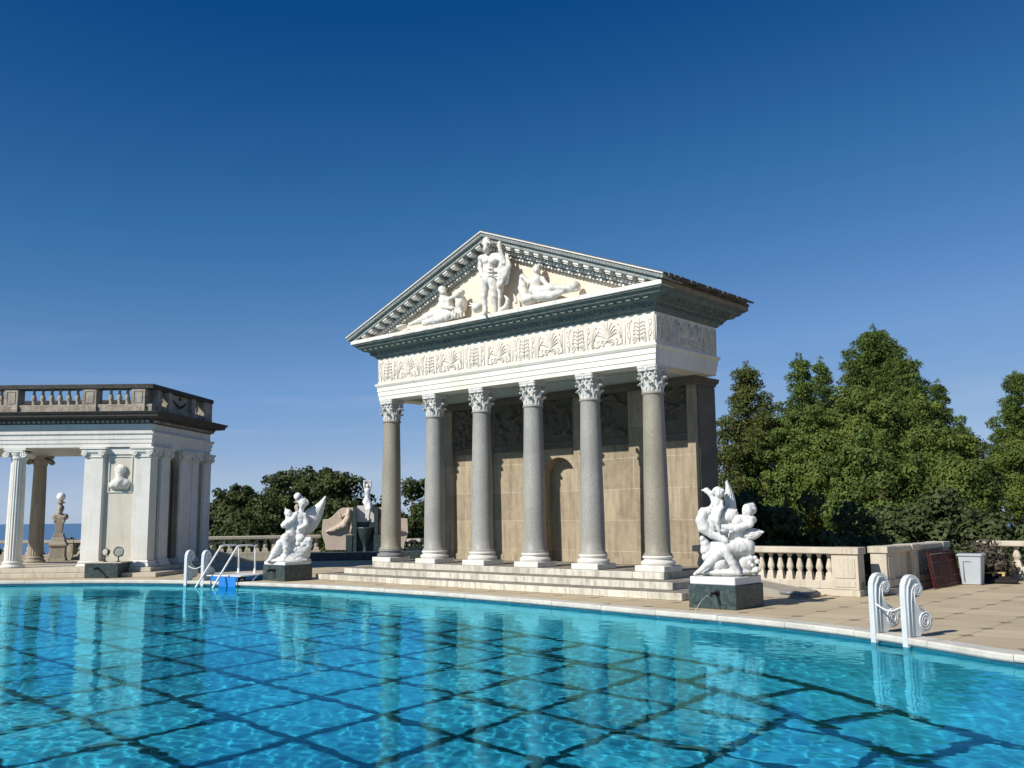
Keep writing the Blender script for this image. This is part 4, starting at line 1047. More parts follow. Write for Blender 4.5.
wing(f, [(350, 445), (405, 448), (440, 430), (466, 404)], [(345, 395), (385, 372), (425, 376), (464, 398)], .15, 4, t)
# --- left group
cL = T(-1.82, -2.0); vd = Vector((cL.x, cL.y, 0)).normalized()
t = thing('winged_statue_group', 'white marble figure with one tall raised wing, on the left fountain block', 'statue', T(-1.82, -2.0, .40), 0, 'winged statues on fountain blocks')
MB(TM).box(-2.28, -1.35, -2.40, -1.57, .402, .49).build('statue_plinth', M['statue'], t, .012)
f = Fig(cL, vd, 250, 480, 6.99, .018)
f.ell(320, 370, 70, 90, .16, 0, -.05); f.ell(300, 470, 95, 80, .25, 0, -.04); f.ell(270, 565, 155, 40, .36, 0, .02, .06); f.ell(285, 530, 120, 60, .3, 0, 0, .06); f.ell(350, 500, 75, 75, .28); f.ell(330, 430, 70, 70, .2); f.ell(190, 560, 75, 30, .25, 25, .05)
for x, y, r in ((395, 430, 34), (410, 455, 26), (370, 455, 34), (350, 410, 34), (335, 445, 26), (415, 420, 24), (385, 480, 34), (360, 405, 26), (320, 490, 28)): f.ell(x, y, r, r, .12, 0, .16)
f.chain([(300, 400), (250, 405), (252, 470), (250, 535)], [40, 34, 24, 18], [.08, .24, .26, .24]); f.chain([(250, 538), (235, 550)], [16, 9], [.26, .32])
f.chain([(265, 415), (215, 445), (175, 505), (140, 560)], [34, 32, 26, 16], [.1, .2, .2, .2]); f.chain([(240, 420), (200, 490), (185, 545)], [26, 30, 24], [.12, .14, .12])
for i in range(4): f.chain([(262+i*14, 410+i*4), (275+i*14, 470), (270+i*16, 540)], [10, 13, 12], [.2, .2, .18], .012)
f.chain([(335, 400), (352, 340), (348, 265)], [46, 44, 48], [.02, .05, .06]); f.ell(345, 270, 52, 36, .15, 10, .06); f.chain([(355, 240), (362, 200)], [20, 18], .06)
f.head(368, 166, 35, .08, (-.2, .4)); f.ell(375, 155, 36, 30, .11, 0, .02); f.ell(395, 160, 18, 14, .05, 0, 0)
for i in range(6): f.ell(340+i*12, 140+abs(i-2.5)*5, 10, 8, .05, 0, .08, .008)
f.chain([(325, 240), (300, 275), (245, 312)], [22, 19, 13], [.14, .22, .24]); f.chain([(380, 250), (395, 310), (345, 345)], [22, 18, 13], [.12, .2, .24])
f.head(270, 238, 28, .12, (.2, .3)); f.ell(266, 228, 27, 24, .08, 0, .06); f.chain([(256, 222), (247, 198)], [10, 4], .08)
f.chain([(272, 262), (280, 310), (292, 370)], [26, 32, 36], .1); f.chain([(262, 285), (240, 300), (232, 320)], [14, 13, 16], [.16, .2, .2]); f.ell(238, 316, 22, 22, .08, 0, .16)
f.chain([(395, 300), (410, 230), (440, 195)], [30, 26, 12], [-.06, -.08, -.1])
f.s.mesh('statue_figures', M['statue'], t, .013, .005, 38, 4, .49)
wing(f, [(378, 305), (392, 228), (430, 195), (475, 160), (526, 110)], [(395, 390), (452, 350), (492, 282), (518, 200), (532, 118)], -.06, 7, t, th=.07)
# ------------------------------------------------------------------ pediment figures
pc = T(L/2, -.50); pn = (-SY, CY)
def ped_fig(k=.03):
    return Fig(pc, pn, 0, 0, 1.0, .018, (490, 290))
f = Fig(T(L/2, -.62), pn, 0, 0, 1.0, .02, (490, 290))       # standing bearded figure, broad chest, cloth hanging from the raised arm
f.head(486.4, 243.6, 4.7, .24, (-.1, .4)); f.ell(486.0, 249.6, 2.6, 4.0, .09, 0, .30, .02); f.ell(487.6, 241.4, 4.6, 4.4, .13, 0, .18)
for i in range(7): f.ell(482.8+i*1.3, 240.6+abs(i-3)*.9, 1.3, 1.2, .05, 0, .27, .008)
f.chain([(487.5, 250), (489.5, 257)], [2.6, 3.2], [.2, .12]); f.chain([(482.0, 258.5), (490, 258.5), (499, 256.5)], [4.0, 5.4, 3.8], [.08, .12, .08])
f.ell(486.3, 261.5, 4.2, 3.4, .09, 0, .22); f.ell(493.2, 261, 4.0, 3.3, .09, 0, .2); f.chain([(489.8, 262), (489, 271), (488.6, 280)], [6.8, 6.2, 6.8], [.1, .13, .12])
for y in (268.5, 272, 275.5): f.chain([(485, y), (492.5, y-.4)], [1.0, 1.0], .245, .02)
f.chain([(485, 281), (484, 296), (485.4, 311)], [4.8, 3.7, 2.4], [.14, .18, .16]); f.chain([(485.4, 311), (483.6, 314)], [2.1, 1.3], [.16, .3]); f.chain([(493, 281), (494, 297), (495.5, 311)], [4.8, 3.6, 2.4], [.12, .12, .08])
f.chain([(481.3, 259), (480.2, 268), (482, 276)], [2.8, 2.6, 2.0], [.06, .1, .16])
f.chain([(499.5, 257.5), (504.5, 263), (500.5, 251), (499.6, 245)], [3.0, 2.5, 2.1, 1.9], [.1, .2, .28, .28]); f.ell(499.5, 243.2, 1.8, 2.4, .05, 0, .28)
f.ell(499, 276, 6.5, 24, .10, 0, .02); f.ell(504, 268, 6, 17, .10, 8, .04); f.ell(496, 298, 5, 14, .09, 0, .0)
for i, (xa, xb, xc) in enumerate(((500.5, 502, 499), (502.5, 505, 500), (505, 507.6, 501), (507.5, 509.5, 502.5))): f.chain([(xa, 251+i), (xb, 266), (xc, 288-i*2)], [1.3, 1.9, 1.2], [.16, .17, .13], .012)
f.chain([(499, 285), (500, 298), (499, 311)], [1.4, 1.8, 1.5], .1, .012)
f.ell(478, 308, 6, 4.5, .14, 30, .04)
for a in (150, 120, 170): f.chain([(477, 307), (477+9*math.cos(R(a)), 307-9*math.sin(R(a)))], [2, .6], [.06, .1], .01)
f.chain([(500, 311), (506, 307), (508, 300), (505, 296)], [2.4, 2.4, 1.8, .8], [.08, .1, .1, .1])
st1 = f.s.mesh('pediment_statue', M['old_statue'], None, .02, .006, 22, 5); tag(st1, 'standing bearded nude marble figure with raised arm at the centre of the pediment', 'statue', 'pediment statues')
f = ped_fig()       # reclining figure with a jar
f.head(443, 291.5, 4.4, .16, (.2, .4)); f.ell(442.5, 289.5, 4.4, 3.6, .12, 0, .08); f.chain([(443.5, 296), (446, 302), (449, 311)], [4, 6, 6.4], [.1, .12, .1])
f.chain([(440.5, 299), (443, 307), (453, 308)], [2.4, 2.1, 1.6], [.16, .26, .3]); f.chain([(450, 299), (457, 295), (462, 292)], [2.4, 2.2, 1.8], [.14, .22, .2]); f.ell(461, 292.5, 4.2, 3.2, .12, 0, .16)
f.ell(461.5, 304, 5, 9, .18, 0, .06); f.ell(457, 314, 6, 5, .16, 0, .1)
f.chain([(449, 313), (434, 314.5), (420, 321), (410, 324.5)], [6.2, 5, 3.4, 1.8], [.12, .2, .16, .12]); f.chain([(450, 315), (440, 319), (424, 323.5)], [5, 4.4, 2.6], [.2, .26, .22])
for i in range(4): f.chain([(453+i*2.2, 308), (453.5+i*2.6, 313), (452+i*3, 318.5-i*.6)], [1.2, 1.5, 1.3], [.26]*3, .01)
f.ell(402, 327, 7, 2, .14, 12, .05)
st2 = f.s.mesh('pediment_statue', M['old_statue'], None, .02, .006, 24, 6); tag(st2, 'reclining marble figure with a jar in the left corner of the pediment', 'statue', 'pediment statues')
f = ped_fig()       # reclining figure with dolphin
f.head(537, 269.5, 4.2, .16, (-.2, .4)); f.ell(537.5, 268, 4.2, 3.4, .12, 0, .08); f.chain([(537, 274), (537.5, 281), (535, 291)], [3.6, 5.6, 6], [.1, .14, .14])
f.chain([(533, 278), (529, 283), (525, 279)], [2.2, 2, 1.6], [.16, .24, .24]); f.chain([(542, 278), (547, 285), (556, 286)], [2.2, 2, 1.5], [.12, .2, .2])
f.chain([(538, 292), (553, 288), (569, 288.5)], [5.6, 3.8, 2], [.18, .24, .18]); f.chain([(538, 296), (552, 296), (563, 291)], [5, 3.8, 2.2], [.22, .26, .2]); f.ell(575, 286.3, 4.6, 5, .16, 0, .1); f.chain([(566, 291.5), (577, 290)], [1.8, 1.4], .14)
f.chain([(522.5, 277), (523, 288), (527, 300)], [3, 4.6, 5.6], [.1, .1, .1]); f.chain([(522.5, 277), (526.5, 278.5)], [2.4, 1], .16); f.ell(530, 300, 8, 4.4, .2, 8, .12); f.chain([(516, 302), (513.5, 294)], [2, .8], .04)
st3 = f.s.mesh('pediment_statue', M['old_statue'], None, .02, .006, 24, 7); tag(st3, 'reclining marble figure with outstretched legs in the right corner of the pediment', 'statue', 'pediment statues')
# ------------------------------------------------------------------ wall fountain with a standing figure, behind the temple on the left
wp = (-5.55, 37.1); wd = Vector((wp[0], wp[1], 0)).normalized()
wf = thing('wall_fountain', 'wall fountain with dark green niche, bowl and carved pink slabs behind the left statue', 'fountain', (wp[0], wp[1], 0))
WX = Vector((wd.y, -wd.x, 0)); WM = Matrix(((WX.x, wd.x, 0, wp[0]), (WX.y, wd.y, 0, wp[1]), (0, 0, 1, 0), (0, 0, 0, 1)))
pw = Plane(wp, wd)
iw = WM.inverted()
def wl_(px, py): q = iw @ pw(px, py); return q.x, q.z
M['slab'] = stone('pinkish_carved_stone', (.60, .50, .40), (.48, .39, .30), 3, .6, .75, .2, 40, None, .25, .2, (.3, .24, .18))
cx = wl_(365.5, 520)[0]
def sym(poly): return [(2*cx-x, z) for x, z in poly]
side = [wl_(310+x/6.98, 470+y/6.98) for x, y in [(90, 345), (130, 343), (150, 330), (180, 300), (205, 275), (228, 264), (302, 262), (302, 560), (110, 560), (106, 520), (92, 480), (82, 445)]]
for pl_, nm in ((side, 0), (sym(side), 1)):
    s_ = MB(WM).plate(pl_, .0, .35).build('carved_slab', M['slab'], wf, .015)
    g = Fig(wp, wd, 310, 470, 6.98, .03); mm = (lambda x: x) if nm == 0 else (lambda x: 2*(365.5-310)*6.98-x)
    g.chain([(mm(270), 285), (mm(265), 330), (mm(235), 385), (mm(170), 415), (mm(115), 430)], [16, 22, 24, 18, 8], [.06]*5); g.ell(mm(268), 280, 14, 15, .08, 0, .04); g.chain([(mm(255), 310), (mm(215), 330), (mm(200), 300)], [9, 8, 6], .08); g.chain([(mm(282), 330), (mm(288), 400), (mm(285), 435)], [9, 10, 8], .05)
    g.chain([(mm(250), 390), (mm(200), 395), (mm(160), 425)], [16, 14, 8], .09)
    g.s.mesh('relief_figure', M['slab'], s_, .02, .006, 20, nm)
x0, z0 = wl_(353, 507); x1, z1 = wl_(360, 562)
nb = MB(WM); hw = cx-x0
nb.box(cx-hw, cx-hw+.16, -.25, .5, .0, z0); nb.box(cx+hw-.16, cx+hw, -.25, .5, .0, z0); nb.box(cx-hw+.163, cx+hw-.163, .05, .5, .3, wl_(365, 522)[1]-.004)
nb.box(cx-hw-.25, cx-hw-.003, -.28, -.003, .3, wl_(350, 535)[1]); nb.box(cx+hw+.003, cx+hw+.25, -.28, -.003, .3, wl_(350, 535)[1])
nb.build('niche_frame', M['green'], wf, .01)
MB(WM).box(cx-hw+.163, cx+hw-.163, .10, .5, wl_(365, 522)[1], wl_(365, 505.5)[1]).build('niche_panel', M['statue'], wf)
b = MB(); p = WM @ Vector((cx, -.05, 0)); zt = wl_(365, 527)[1]
b.lathe([(.10, .3), (.08, .45), (.14, .62), (.26, .85), (.31, 1.0), (.33, zt-.12), (.36, zt-.06), (.36, zt), (.31, zt), (.25, zt-.2)], p.x, p.y, 24, cap=False); b.build('bowl', M['green'], wf)
bb = MB(WM); xl = wl_(312, 560)[0]
bb.box(xl, 2*cx-xl+.6, -.75, -.30, .0, wl_(340, 552)[1]); bb.box(xl-.1, 2*cx-xl+.7, -.295, .34, .0, .30); bb.build('basin', M['green'], wf, .012)
f = Fig((WM @ Vector((cx, .0, 0)))[:2], wd, 335, 470, 8.08, .03)
f.head(264, 128, 17, .08, (0, .4)); f.ell(264, 124, 17, 16, .08, 0, .04); f.chain([(263, 142), (262, 155)], [8, 9], .05); f.chain([(246, 160), (262, 162), (279, 160)], [10, 16, 10], .05); f.chain([(262, 168), (263, 200), (260, 228)], [21, 17, 21], .06)
f.chain([(246, 160), (236, 125), (238, 92), (262, 84)], [9, 8, 7, 5], [.05, .08, .1, .1]); f.chain([(280, 160), (290, 125), (288, 92), (266, 84)], [9, 8, 7, 5], [.05, .08, .1, .1]); f.ell(255, 185, 8, 8, .05, 0, .1); f.ell(270, 185, 8, 8, .05, 0, .1)
f.ell(257, 255, 34, 36, .16, 0, .05); f.chain([(250, 265), (262, 320), (254, 390)], [20, 15, 8], [.12, .22, .2]); f.chain([(272, 262), (280, 310), (270, 400)], [20, 15, 8], [.12, .26, .22]); f.chain([(270, 402), (262, 408)], [7, 4], .26); f.chain([(284, 262), (298, 300), (290, 330)], [12, 10, 8], [.08, .1, .12])
o = f.s.mesh('standing_statue', M['statue'], None, .016, .003, 24, 9); tag(o, 'white marble nude with arms raised over her head above the wall fountain', 'statue')
# ------------------------------------------------------------------ herm lamp posts
def herm(label, x, y, h=2.1, zb=.96, ry=0.3, ped_=True):
    t = thing('herm_lamp', label, 'lamp post', (x, y, 0), 0, 'herm lamp posts'); X = Matrix.Translation((x, y, 0)) @ Matrix.Rotation(ry, 4, 'Z')
    if ped_:
        m = MB(X); m.box(-.32, .32, -.32, .32, .0, .13); m.box(-.28, .28, -.28, .28, .133, .56); m.ring(-.28, .28, -.28, .28, [(.0, .563), (.06, .60), (.05, .66), (-.02, .76), (-.06, zb-.003)]); m.build('pedestal', M['cast_old'], t, .01)
    m = MB(X); m.box(-.19, .19, -.19, .19, zb, zb+.14); m.frust(0, 0, zb+.143, zb+h*.56, .11, .11, .17, .15)
    m.build('herm_shaft', M['cast_old'], t, .01)
    s = Sculpt(.04); z = zb+h*.58; B = lambda a, b, c: X @ Vector((a, b, c))
    s.chain([B(-.19, 0, z), B(.19, 0, z)], [.13, .13]); s.cap(B(-.2, -.04, z), B(-.16, -.1, z-.2), .09, .06); s.cap(B(.2, -.04, z), B(.16, -.1, z-.2), .09, .06); s.cap(B(0, 0, z), B(0, 0, z+.2), .1, .08); s.ell(B(0, -.02, z+.32), (.12, .14, .17)); s.ell(B(0, -.14, z+.30), (.03, .05, .05)); s.ell(B(0, -.1, z+.2), (.08, .08, .1)); s.ell(B(0, .03, z+.36), (.14, .15, .13))
    s.mesh('herm_bust', M['cast_old'], t, .025, .008, 25, 3)
    z2 = zb+h*.58+.47; MB().lathe([(.08, z2), (.07, z2+.05), (.17, z2+.09), (.17, z2+.12), (.08, z2+.14), (.1, z2+.2)], x, y, 14).build('lamp_holder', M['cast_old'], t)
    MB().sphere((x, y, z2+.34), .17, None, 18).build('lamp_globe', M['glass_globe'], t)
def at(px, y): d = ray(px, 520); return d[0]/d[1]*y
herm('stone herm lamp with white globe on a pedestal seen through the colonnade', at(64.5, 39.0), 38.6, 1.36)
herm('stone herm lamp with white globe behind the left winged statue', at(297.3, 41.0), 41.0, 1.30)
# ------------------------------------------------------------------ green block and floodlights in front of the pavilion
t = thing('fountain_base', 'low green marble block with black bent spout in front of the bust pavilion', 'fountain', (-11.55, 27.0, 0), 0, 'green marble fountain blocks')
MB().box(-12.0, -11.06, 26.82, 27.68, .003, .40).build('base_block', M['green'], t, .008)
MB().box(-12.03, -11.0, 26.84, 27.69, .403, .43).build('slab_top', M['cast'], t, .006)
MB().tube([(-11.62, 26.84, .27), (-11.62, 26.70, .285), (-11.62, 26.58, .27), (-11.62, 26.53, .24)], [.03, .03, .032, .026], 8).build('spout', M['bronze'], t)
def flood(label, x, y, z, r, yaw, tilt):
    t = thing('floodlight', label, 'floodlight', (x, y, z), 0, 'floodlights on the green block'); X = Matrix.Translation((x, y, z+.28)) @ Matrix.Rotation(yaw, 4, 'Z') @ Matrix.Rotation(tilt, 4, 'X')
    MB(X).lathe([(r*.35, .16), (r*.75, .12), (r*1.0, .03), (r*1.06, 0), (r*1.06, -.025), (r*.96, -.03)], 0, 0, 22, cap=False).build('lamp_housing', M['bronze'], t)
    MB(X).lathe([(.001, -.022), (r*.7, -.02), (r*.97, -.015)], 0, 0, 22, cap=False).build('lens', M['lamp_glass'], t)
    MB().tube([(x, y, z+.005), (x, y, z+.16)], .018, 8).tube([(x-r, y, z+.27), (x-r*.8, y+.03, z+.17), (x, y+.03, z+.14), (x+r*.8, y+.03, z+.17), (x+r, y, z+.27)], .012, 6).lathe([(.06, z+.002), (.06, z+.02), (.02, z+.03)], x, y, 10).build('stand', M['bronze'], t)
flood('round floodlight with dark rim facing the pool, on the green block', -11.22, 27.2, .43, .135, R(20), R(-100))
flood('smaller round floodlight on the green block, close to the stained wall', -11.62, 27.25, .43, .10, R(-15), R(-95))
# ------------------------------------------------------------------ stone pool ladders
def scroll_plate():
    P = []
    for z in (-.75, -.3, .0, .3, .56): P.append((0, z))
    for i in range(1, 9):
        a = math.pi-i*math.pi/8; P.append((.155+.155*math.cos(a), .60+.20*math.sin(a)))
    c = (.235, .60)
    for i in range(1, 6):
        a = -i*R(40); P.append((c[0]+.075*math.cos(a), c[1]+.085*math.sin(a)))
    P += [(.175, .50), (.215, .42), (.28, .37), (.36, .34)]
    for i in range(0, 7):
        a = R(70)-i*R(32); P.append((.335+.125*math.cos(a), .20+.135*math.sin(a)))
    P += [(.26, .06), (.24, .016), (.02, .016), (.02, -.75)]
    return P[:-2]+[(.10, .016), (.10, -.12), (-.0+.05, -.12), (.05, -.75)]
def ladder(label, p, n, sep, tdir):
    """p: foot of the first plate on the pool edge, n: away from the pool, tdir: along the edge"""
    t = thing('pool_ladder', label, 'pool ladder', (p[0], p[1], 0), 0, 'stone pool ladders'); n = Vector((n[0], n[1], 0)).normalized(); td = Vector((tdir[0], tdir[1], 0)).normalized()
    for k in range(2):
        o = Vector((p[0], p[1], 0))+td*sep*k-n*.06
        X = Matrix(((n.x, td.x, 0, o.x), (n.y, td.y, 0, o.y), (0, 0, 1, 0), (0, 0, 0, 1)))
        s = MB(X); s.plate(scroll_plate(), -.042, .042)
        for sy in (-.044, .044):
            for c, r, tn in (((.235, .60), .075, 2.6), ((.335, .20), .118, 2.8)):
                s.tube([(c[0]+r*(1-.8*q)*math.cos(q*tn*6.28), sy, c[1]+r*1.05*(1-.8*q)*math.sin(q*tn*6.28)) for q in [i/40 for i in range(41)]], .014, 6)
            s.tube([(.045, sy, -.1), (.045, sy, .5), (.06, sy, .64), (.12, sy, .745), (.2, sy, .72)], .016, 6)
            s.tube([(.105, sy, .03), (.105, sy, .45), (.13, sy, .6), (.17, sy, .66)], .012, 6); s.tube([(.16, sy, .60), (.17, sy, .48), (.23, sy, .38), (.32, sy, .325)], .012, 6)
        s.build('scroll_rail', M['ladder'], t)
    a = Vector((p[0], p[1], .42))-n*.02; b = a+td*sep
    MB().tube([a.lerp(b, i/12)-Vector((0, 0, .10*math.sin(math.pi*i/12))) for i in range(13)], .012, 6).build('rope', M['rope'], t)
    for i in range(3):
        z = -.30-.27*i; m = MB(Matrix(((n.x, td.x, 0, p[0]), (n.y, td.y, 0, p[1]), (0, 0, 1, 0), (0, 0, 0, 1)))); m.box(-.10, .0, .06, sep-.06, z, z+.04); m.build('tread', M['ladder'], t)
def edge_at(px):
    best = None
    for i in range(len(pool)):
        a = Vector(pool[i]); b = Vector(pool[(i+1) % len(pool)])
        for q in np.linspace(0, 1, 12):
            w = a.lerp(b, q)
            if w.y < 9: continue
            v = np.array([w.x, w.y, -.03-CZ]); X_ = 512+FPX*(v @ _r)/(v @ _f)
            if best is None or abs(X_-px) < best[0]: best = (abs(X_-px), w, (b-a).normalized())
    return best[1], best[2]
for lab, px in (('white carved stone pool ladder with scroll rails and a rope, on the right pool edge', 876.5), ('grey carved stone pool ladder with scroll rails, left of the white handrail steps', 186.5)):
    w, tn = edge_at(px); nn = Vector((tn.y, -tn.x)); 
    if nn.y < 0: nn = -nn
    td = tn if tn.y < 0 else -tn
    ladder(lab, w, nn, .54, td)
# ------------------------------------------------------------------ handrail steps
w, tn = edge_at(209); nn = Vector((tn.y, -tn.x)); nn = nn if nn.y > 0 else -nn; td = tn if tn.y < 0 else -tn
t = thing('pool_access_steps', 'white metal handrails with a pale platform and blue skirt hanging into the pool', 'pool steps', (w.x, w.y, 0))
X = Matrix(((td.x, nn.x, 0, w.x), (td.y, nn.y, 0, w.y), (0, 0, 1, 0), (0, 0, 0, 1)))
for k in (0, 1):
    x = .0+.56*k; z = .16
    MB(X).tube([(x, -.60, -.55), (x, -.48, -.12), (x, .30, .78), (x, .37, .86), (x, .46, .90), (x, .62, .91), (x, .95, .905), (x, 1.06, .87), (x, 1.10, .78), (x, 1.10, z)], .024, 10).lathe([(.05, z), (.05, z+.015), (.032, z+.03), (.032, z+.12)], x, 1.10, 12).build('handrail', M['white_metal'], t)
MB(X).box(-.12, 1.02, .02, 1.25, .125, .158).build('platform', M['grey_deck'], t, .01)
mb = MB(X); mb.box(.38, .94, -.075, -.055, -.22, .12); mb.box(.06, 1.0, -.054, 1.2, .03, .12); mb.build('skirt', M['blue'], t, .004)
mb = MB(X); mb.box(1.003, 1.018, -.08, .22, -.16, .122); mb.build('end_panel', M['dark_rubber'], t); mb = MB(X)  # end face coloured black to carry the shade on that side
mb.box(1.019, 1.028, .02, .12, .06, .075); mb.box(1.019, 1.028, .02, .12, -.05, -.035); mb.box(1.019, 1.028, .02, .032, -.034, .059); mb.box(1.019, 1.028, .108, .12, -.034, .059); mb.build('handle', M['grey_deck'], t)
for i in range(3): MB(X).box(.0, .56, -.30-.2*i, -.10-.2*i, -.30-.2*i, -.27-.2*i).build('tread', M['grey_deck'], t)
# ------------------------------------------------------------------ right terrace things
bx = Matrix.Translation((10.18, 21.35, 0)) @ Matrix.Rotation(R(-36), 4, 'Z')
t = thing('bin', 'grey plastic waste bin with a recessed front, beside the dark red board', 'bin', (10.18, 21.35, 0))
m = MB(bx); m.frust(0, 0, .004, .62, .19, .19, .235, .235); m.ring(-.235, .235, -.235, .235, [(.0, .615), (.025, .62), (.03, .66), (.02, .675)]); m.build('bin_body', M['bin'], t, .015)
m = MB(bx); 
for x0, x1, z0, z1 in ((-.14, .02, .50, .515), (-.14, -.125, .08, .50)): m.box(x0, x1, -.236, -.20, z0, z1)
m.build('recess', plain('dark_plastic_groove', (.16, .18, .20), .5), t)
bA, bB = T(12.58, 3.95), T(12.58, 5.72); d = (bB-bA).normalized(); up = (T(12.26, 4.8)-T(12.37, 4.8)); up = Vector((up.x, up.y, .72)).normalized(); nrm = d.cross(up).normalized()
if nrm.y > 0: nrm = -nrm
BXm = Matrix(((d.x, nrm.x, up.x, bA.x), (d.y, nrm.y, up.y, bA.y), (0, 0, up.z, .01), (0, 0, 0, 1))); bl = (bB-bA).length
t = thing('leaning_board', 'dark red board with a thin pale octagon pattern leaning against the shaded balustrade', 'board', (bA+bB)/2)
MB(BXm).box(0, bl, .0, .04, .0, .76).build('board', M['maroon'], t, .006)
m = MB(BXm); c = bl/2; oc = [(c+.33*math.cos(R(22.5+45*i)), .38+.36*math.sin(R(22.5+45*i))) for i in range(8)]
for i in range(8): m.tube([(oc[i][0], .042, oc[i][1]), (oc[(i+1) % 8][0], .042, oc[(i+1) % 8][1])], .008, 4)
for s in (-1, 1):
    for z in (.22, .54): m.tube([(c+s*.31, .042, z), (c+s*(bl/2-.08), .042, z)], .007, 4)
    m.tube([(c+s*(bl/2-.08), .042, .05), (c+s*(bl/2-.08), .042, .71)], .005, 4)
m.tube([(.08, .042, .71), (bl-.08, .042, .71)], .007, 4); m.tube([(.08, .042, .05), (bl-.08, .042, .05)], .007, 4); m.build('inlay', M['pale_line'], t)
X = Matrix.Translation((10.85, 21.75, 0)) @ Matrix.Rotation(R(-30), 4, 'Z')
o = MB(X); o.ring(-.28, .36, -.22, .22, [(.0, .0), (.05, .03), (.05, .09), (-.03, .15)]); o.ring(-.1, .45, -.3, .0, [(.0, .002), (.05, .03), (.03, .09), (-.02, .115)]); tag(o.build('folded_mat', M['dark_rubber'], None, .02), 'dark folded rubber mat lying right of the grey bin', 'mat')
t = thing('wooden_crate', 'low yellow wooden crate on the dark mat right of the grey bin', 'crate', (10.85, 21.78, .155)); m = MB(X)
m.box(-.24, .24, -.12, .16, .215, .235); 
for x in (-.22, 0, .2): m.box(x-.03, x+.03, -.12, .16, .155, .213)
m.build('crate_slats', M['yellow_wood'], t, .004)
t = thing('stone_ramp', 'low grey stone slab with a rounded dark end beside the right winged statue', 'slab', T(10.5, .6)); 
m = MB(TM); pts = [(9.3, 1.20), (10.9, 1.20), (11.25, 1.12), (11.42, .92), (11.42, .62), (11.28, .42), (10.9, .32), (9.3, .30)]; zz_ = [.36, .14, .10, .08, .08, .09, .13, .36]
n_ = len(pts); m.add([(x, y, z) for (x, y), z in zip(pts, zz_)]+[(x, y, .005) for x, y in pts], [tuple(range(n_)), tuple(range(n_, 2*n_))[::-1]]+[(i, (i+1) % n_, n_+(i+1) % n_, n_+i) for i in range(n_)]); m.build('slab_body', M['bench'], t)
m = MB(TM); m.tube([(x, y, z-.02) for (x, y), z in zip(pts[1:-1], zz_[1:-1])], .035, 8); m.build('rounded_rim', M['base_dark'], t)
tag(MB(TM @ Matrix.Translation((12.28, 1.80, 0))).box(-.10, .14, -.12, .12, .004, .30).box(-.08, .12, -.10, .10, .302, .33).build('utility_box', M['bronze'], None, .01), 'small dark utility box standing at the shaded balustrade end post', 'box')
# ================================================================== trees and shrubs beyond the terrace
def foliage(name, c1, c2, c3, scale=.9):
    q = NT(name); n = q.ramp(q.noise(scale, 3, .6), .35, .68); c = q.mix(n, c1, c2); n2 = q.ramp(q.noise(scale*7, 2, .6), .45, .7); c = q.mix(q.math('MULTIPLY', n2, .55), c, c3)
    q.done(c, .65, .25); tr = q.n('ShaderNodeBsdfTranslucent'); q.link(c, tr.inputs[0]); ms = q.n('ShaderNodeMixShader'); ms.inputs[0].default_value = .18
    q.link(q.b.outputs[0], ms.inputs[1]); q.link(tr.outputs[0], ms.inputs[2]); q.link(ms.outputs[0], q.out.inputs[0]); return q.m
M['pine'] = foliage('pine_needles', (.048, .090, .018), (.115, .175, .034), (.19, .22, .05))
M['pine_brown'] = foliage('dry_pine_needles', (.055, .080, .020), (.125, .148, .036), (.19, .18, .05))
M['cypress'] = foliage('bright_conifer', (.052, .092, .017), (.125, .172, .030), (.19, .20, .042))
M['oak'] = foliage('oak_leaves', (.032, .052, .014), (.068, .092, .024), (.10, .115, .035))
M['shrub'] = foliage('shrub_leaves', (.035, .055, .016), (.070, .090, .028), (.12, .135, .055), 2)
M['twig'] = foliage('grey_twigs', (.10, .085, .06), (.06, .05, .035), (.16, .14, .11), 6)
def leaf_mesh(clumps, per, size, seed, needle=False, up=.35):
    """clumps: (x, y, z, rx, rz); leaves gather towards each clump's outer shell"""
    rs = np.random.RandomState(seed); VV = []
    for x, y, z, rx, rz in clumps:
        n = max(12, int(per*(rx*rx*.6+rx*rz*.4)))
        d = rs.normal(size=(n, 3)); d[:, 2] += up; d /= np.linalg.norm(d, axis=1)[:, None]
        r = 1-.45*rs.rand(n)**2.2; r *= 1+.10*rs.normal(size=n)
        p = np.array([x, y, z])+d*r[:, None]*np.array([rx, rx, rz])
        nn = d*1.0+rs.normal(size=(n, 3))*.36; nn /= np.linalg.norm(nn, axis=1)[:, None]
        t = np.cross(nn, rs.normal(size=(n, 3))); t /= np.linalg.norm(t, axis=1)[:, None]; b = np.cross(nn, t)
        s = size*(.6+.8*rs.rand(n))[:, None]
        if needle:
            t2 = d*.8+rs.normal(size=(n, 3))*.6; t2 /= np.linalg.norm(t2, axis=1)[:, None]; b2 = np.cross(t2, rs.normal(size=(n, 3))); b2 /= np.linalg.norm(b2, axis=1)[:, None]
            q = np.stack([p-t2*s*.9, p+b2*s*.30, p+t2*s*1.1, p-b2*s*.30], 1)
        else:
            q = np.stack([p-t*s, p-b*s*.62, p+t*s, p+b*s*.62], 1)
        VV.append(q.reshape(-1, 3))
    V = np.concatenate(VV); return V, np.arange(len(V)).reshape(-1, 4)
def pos(px, d):
    q = ray(px, 500); return q[0]/q[1]*d
def zof(py, px, d):
    q = ray(px, py); return CZ+q[2]/q[1]*d
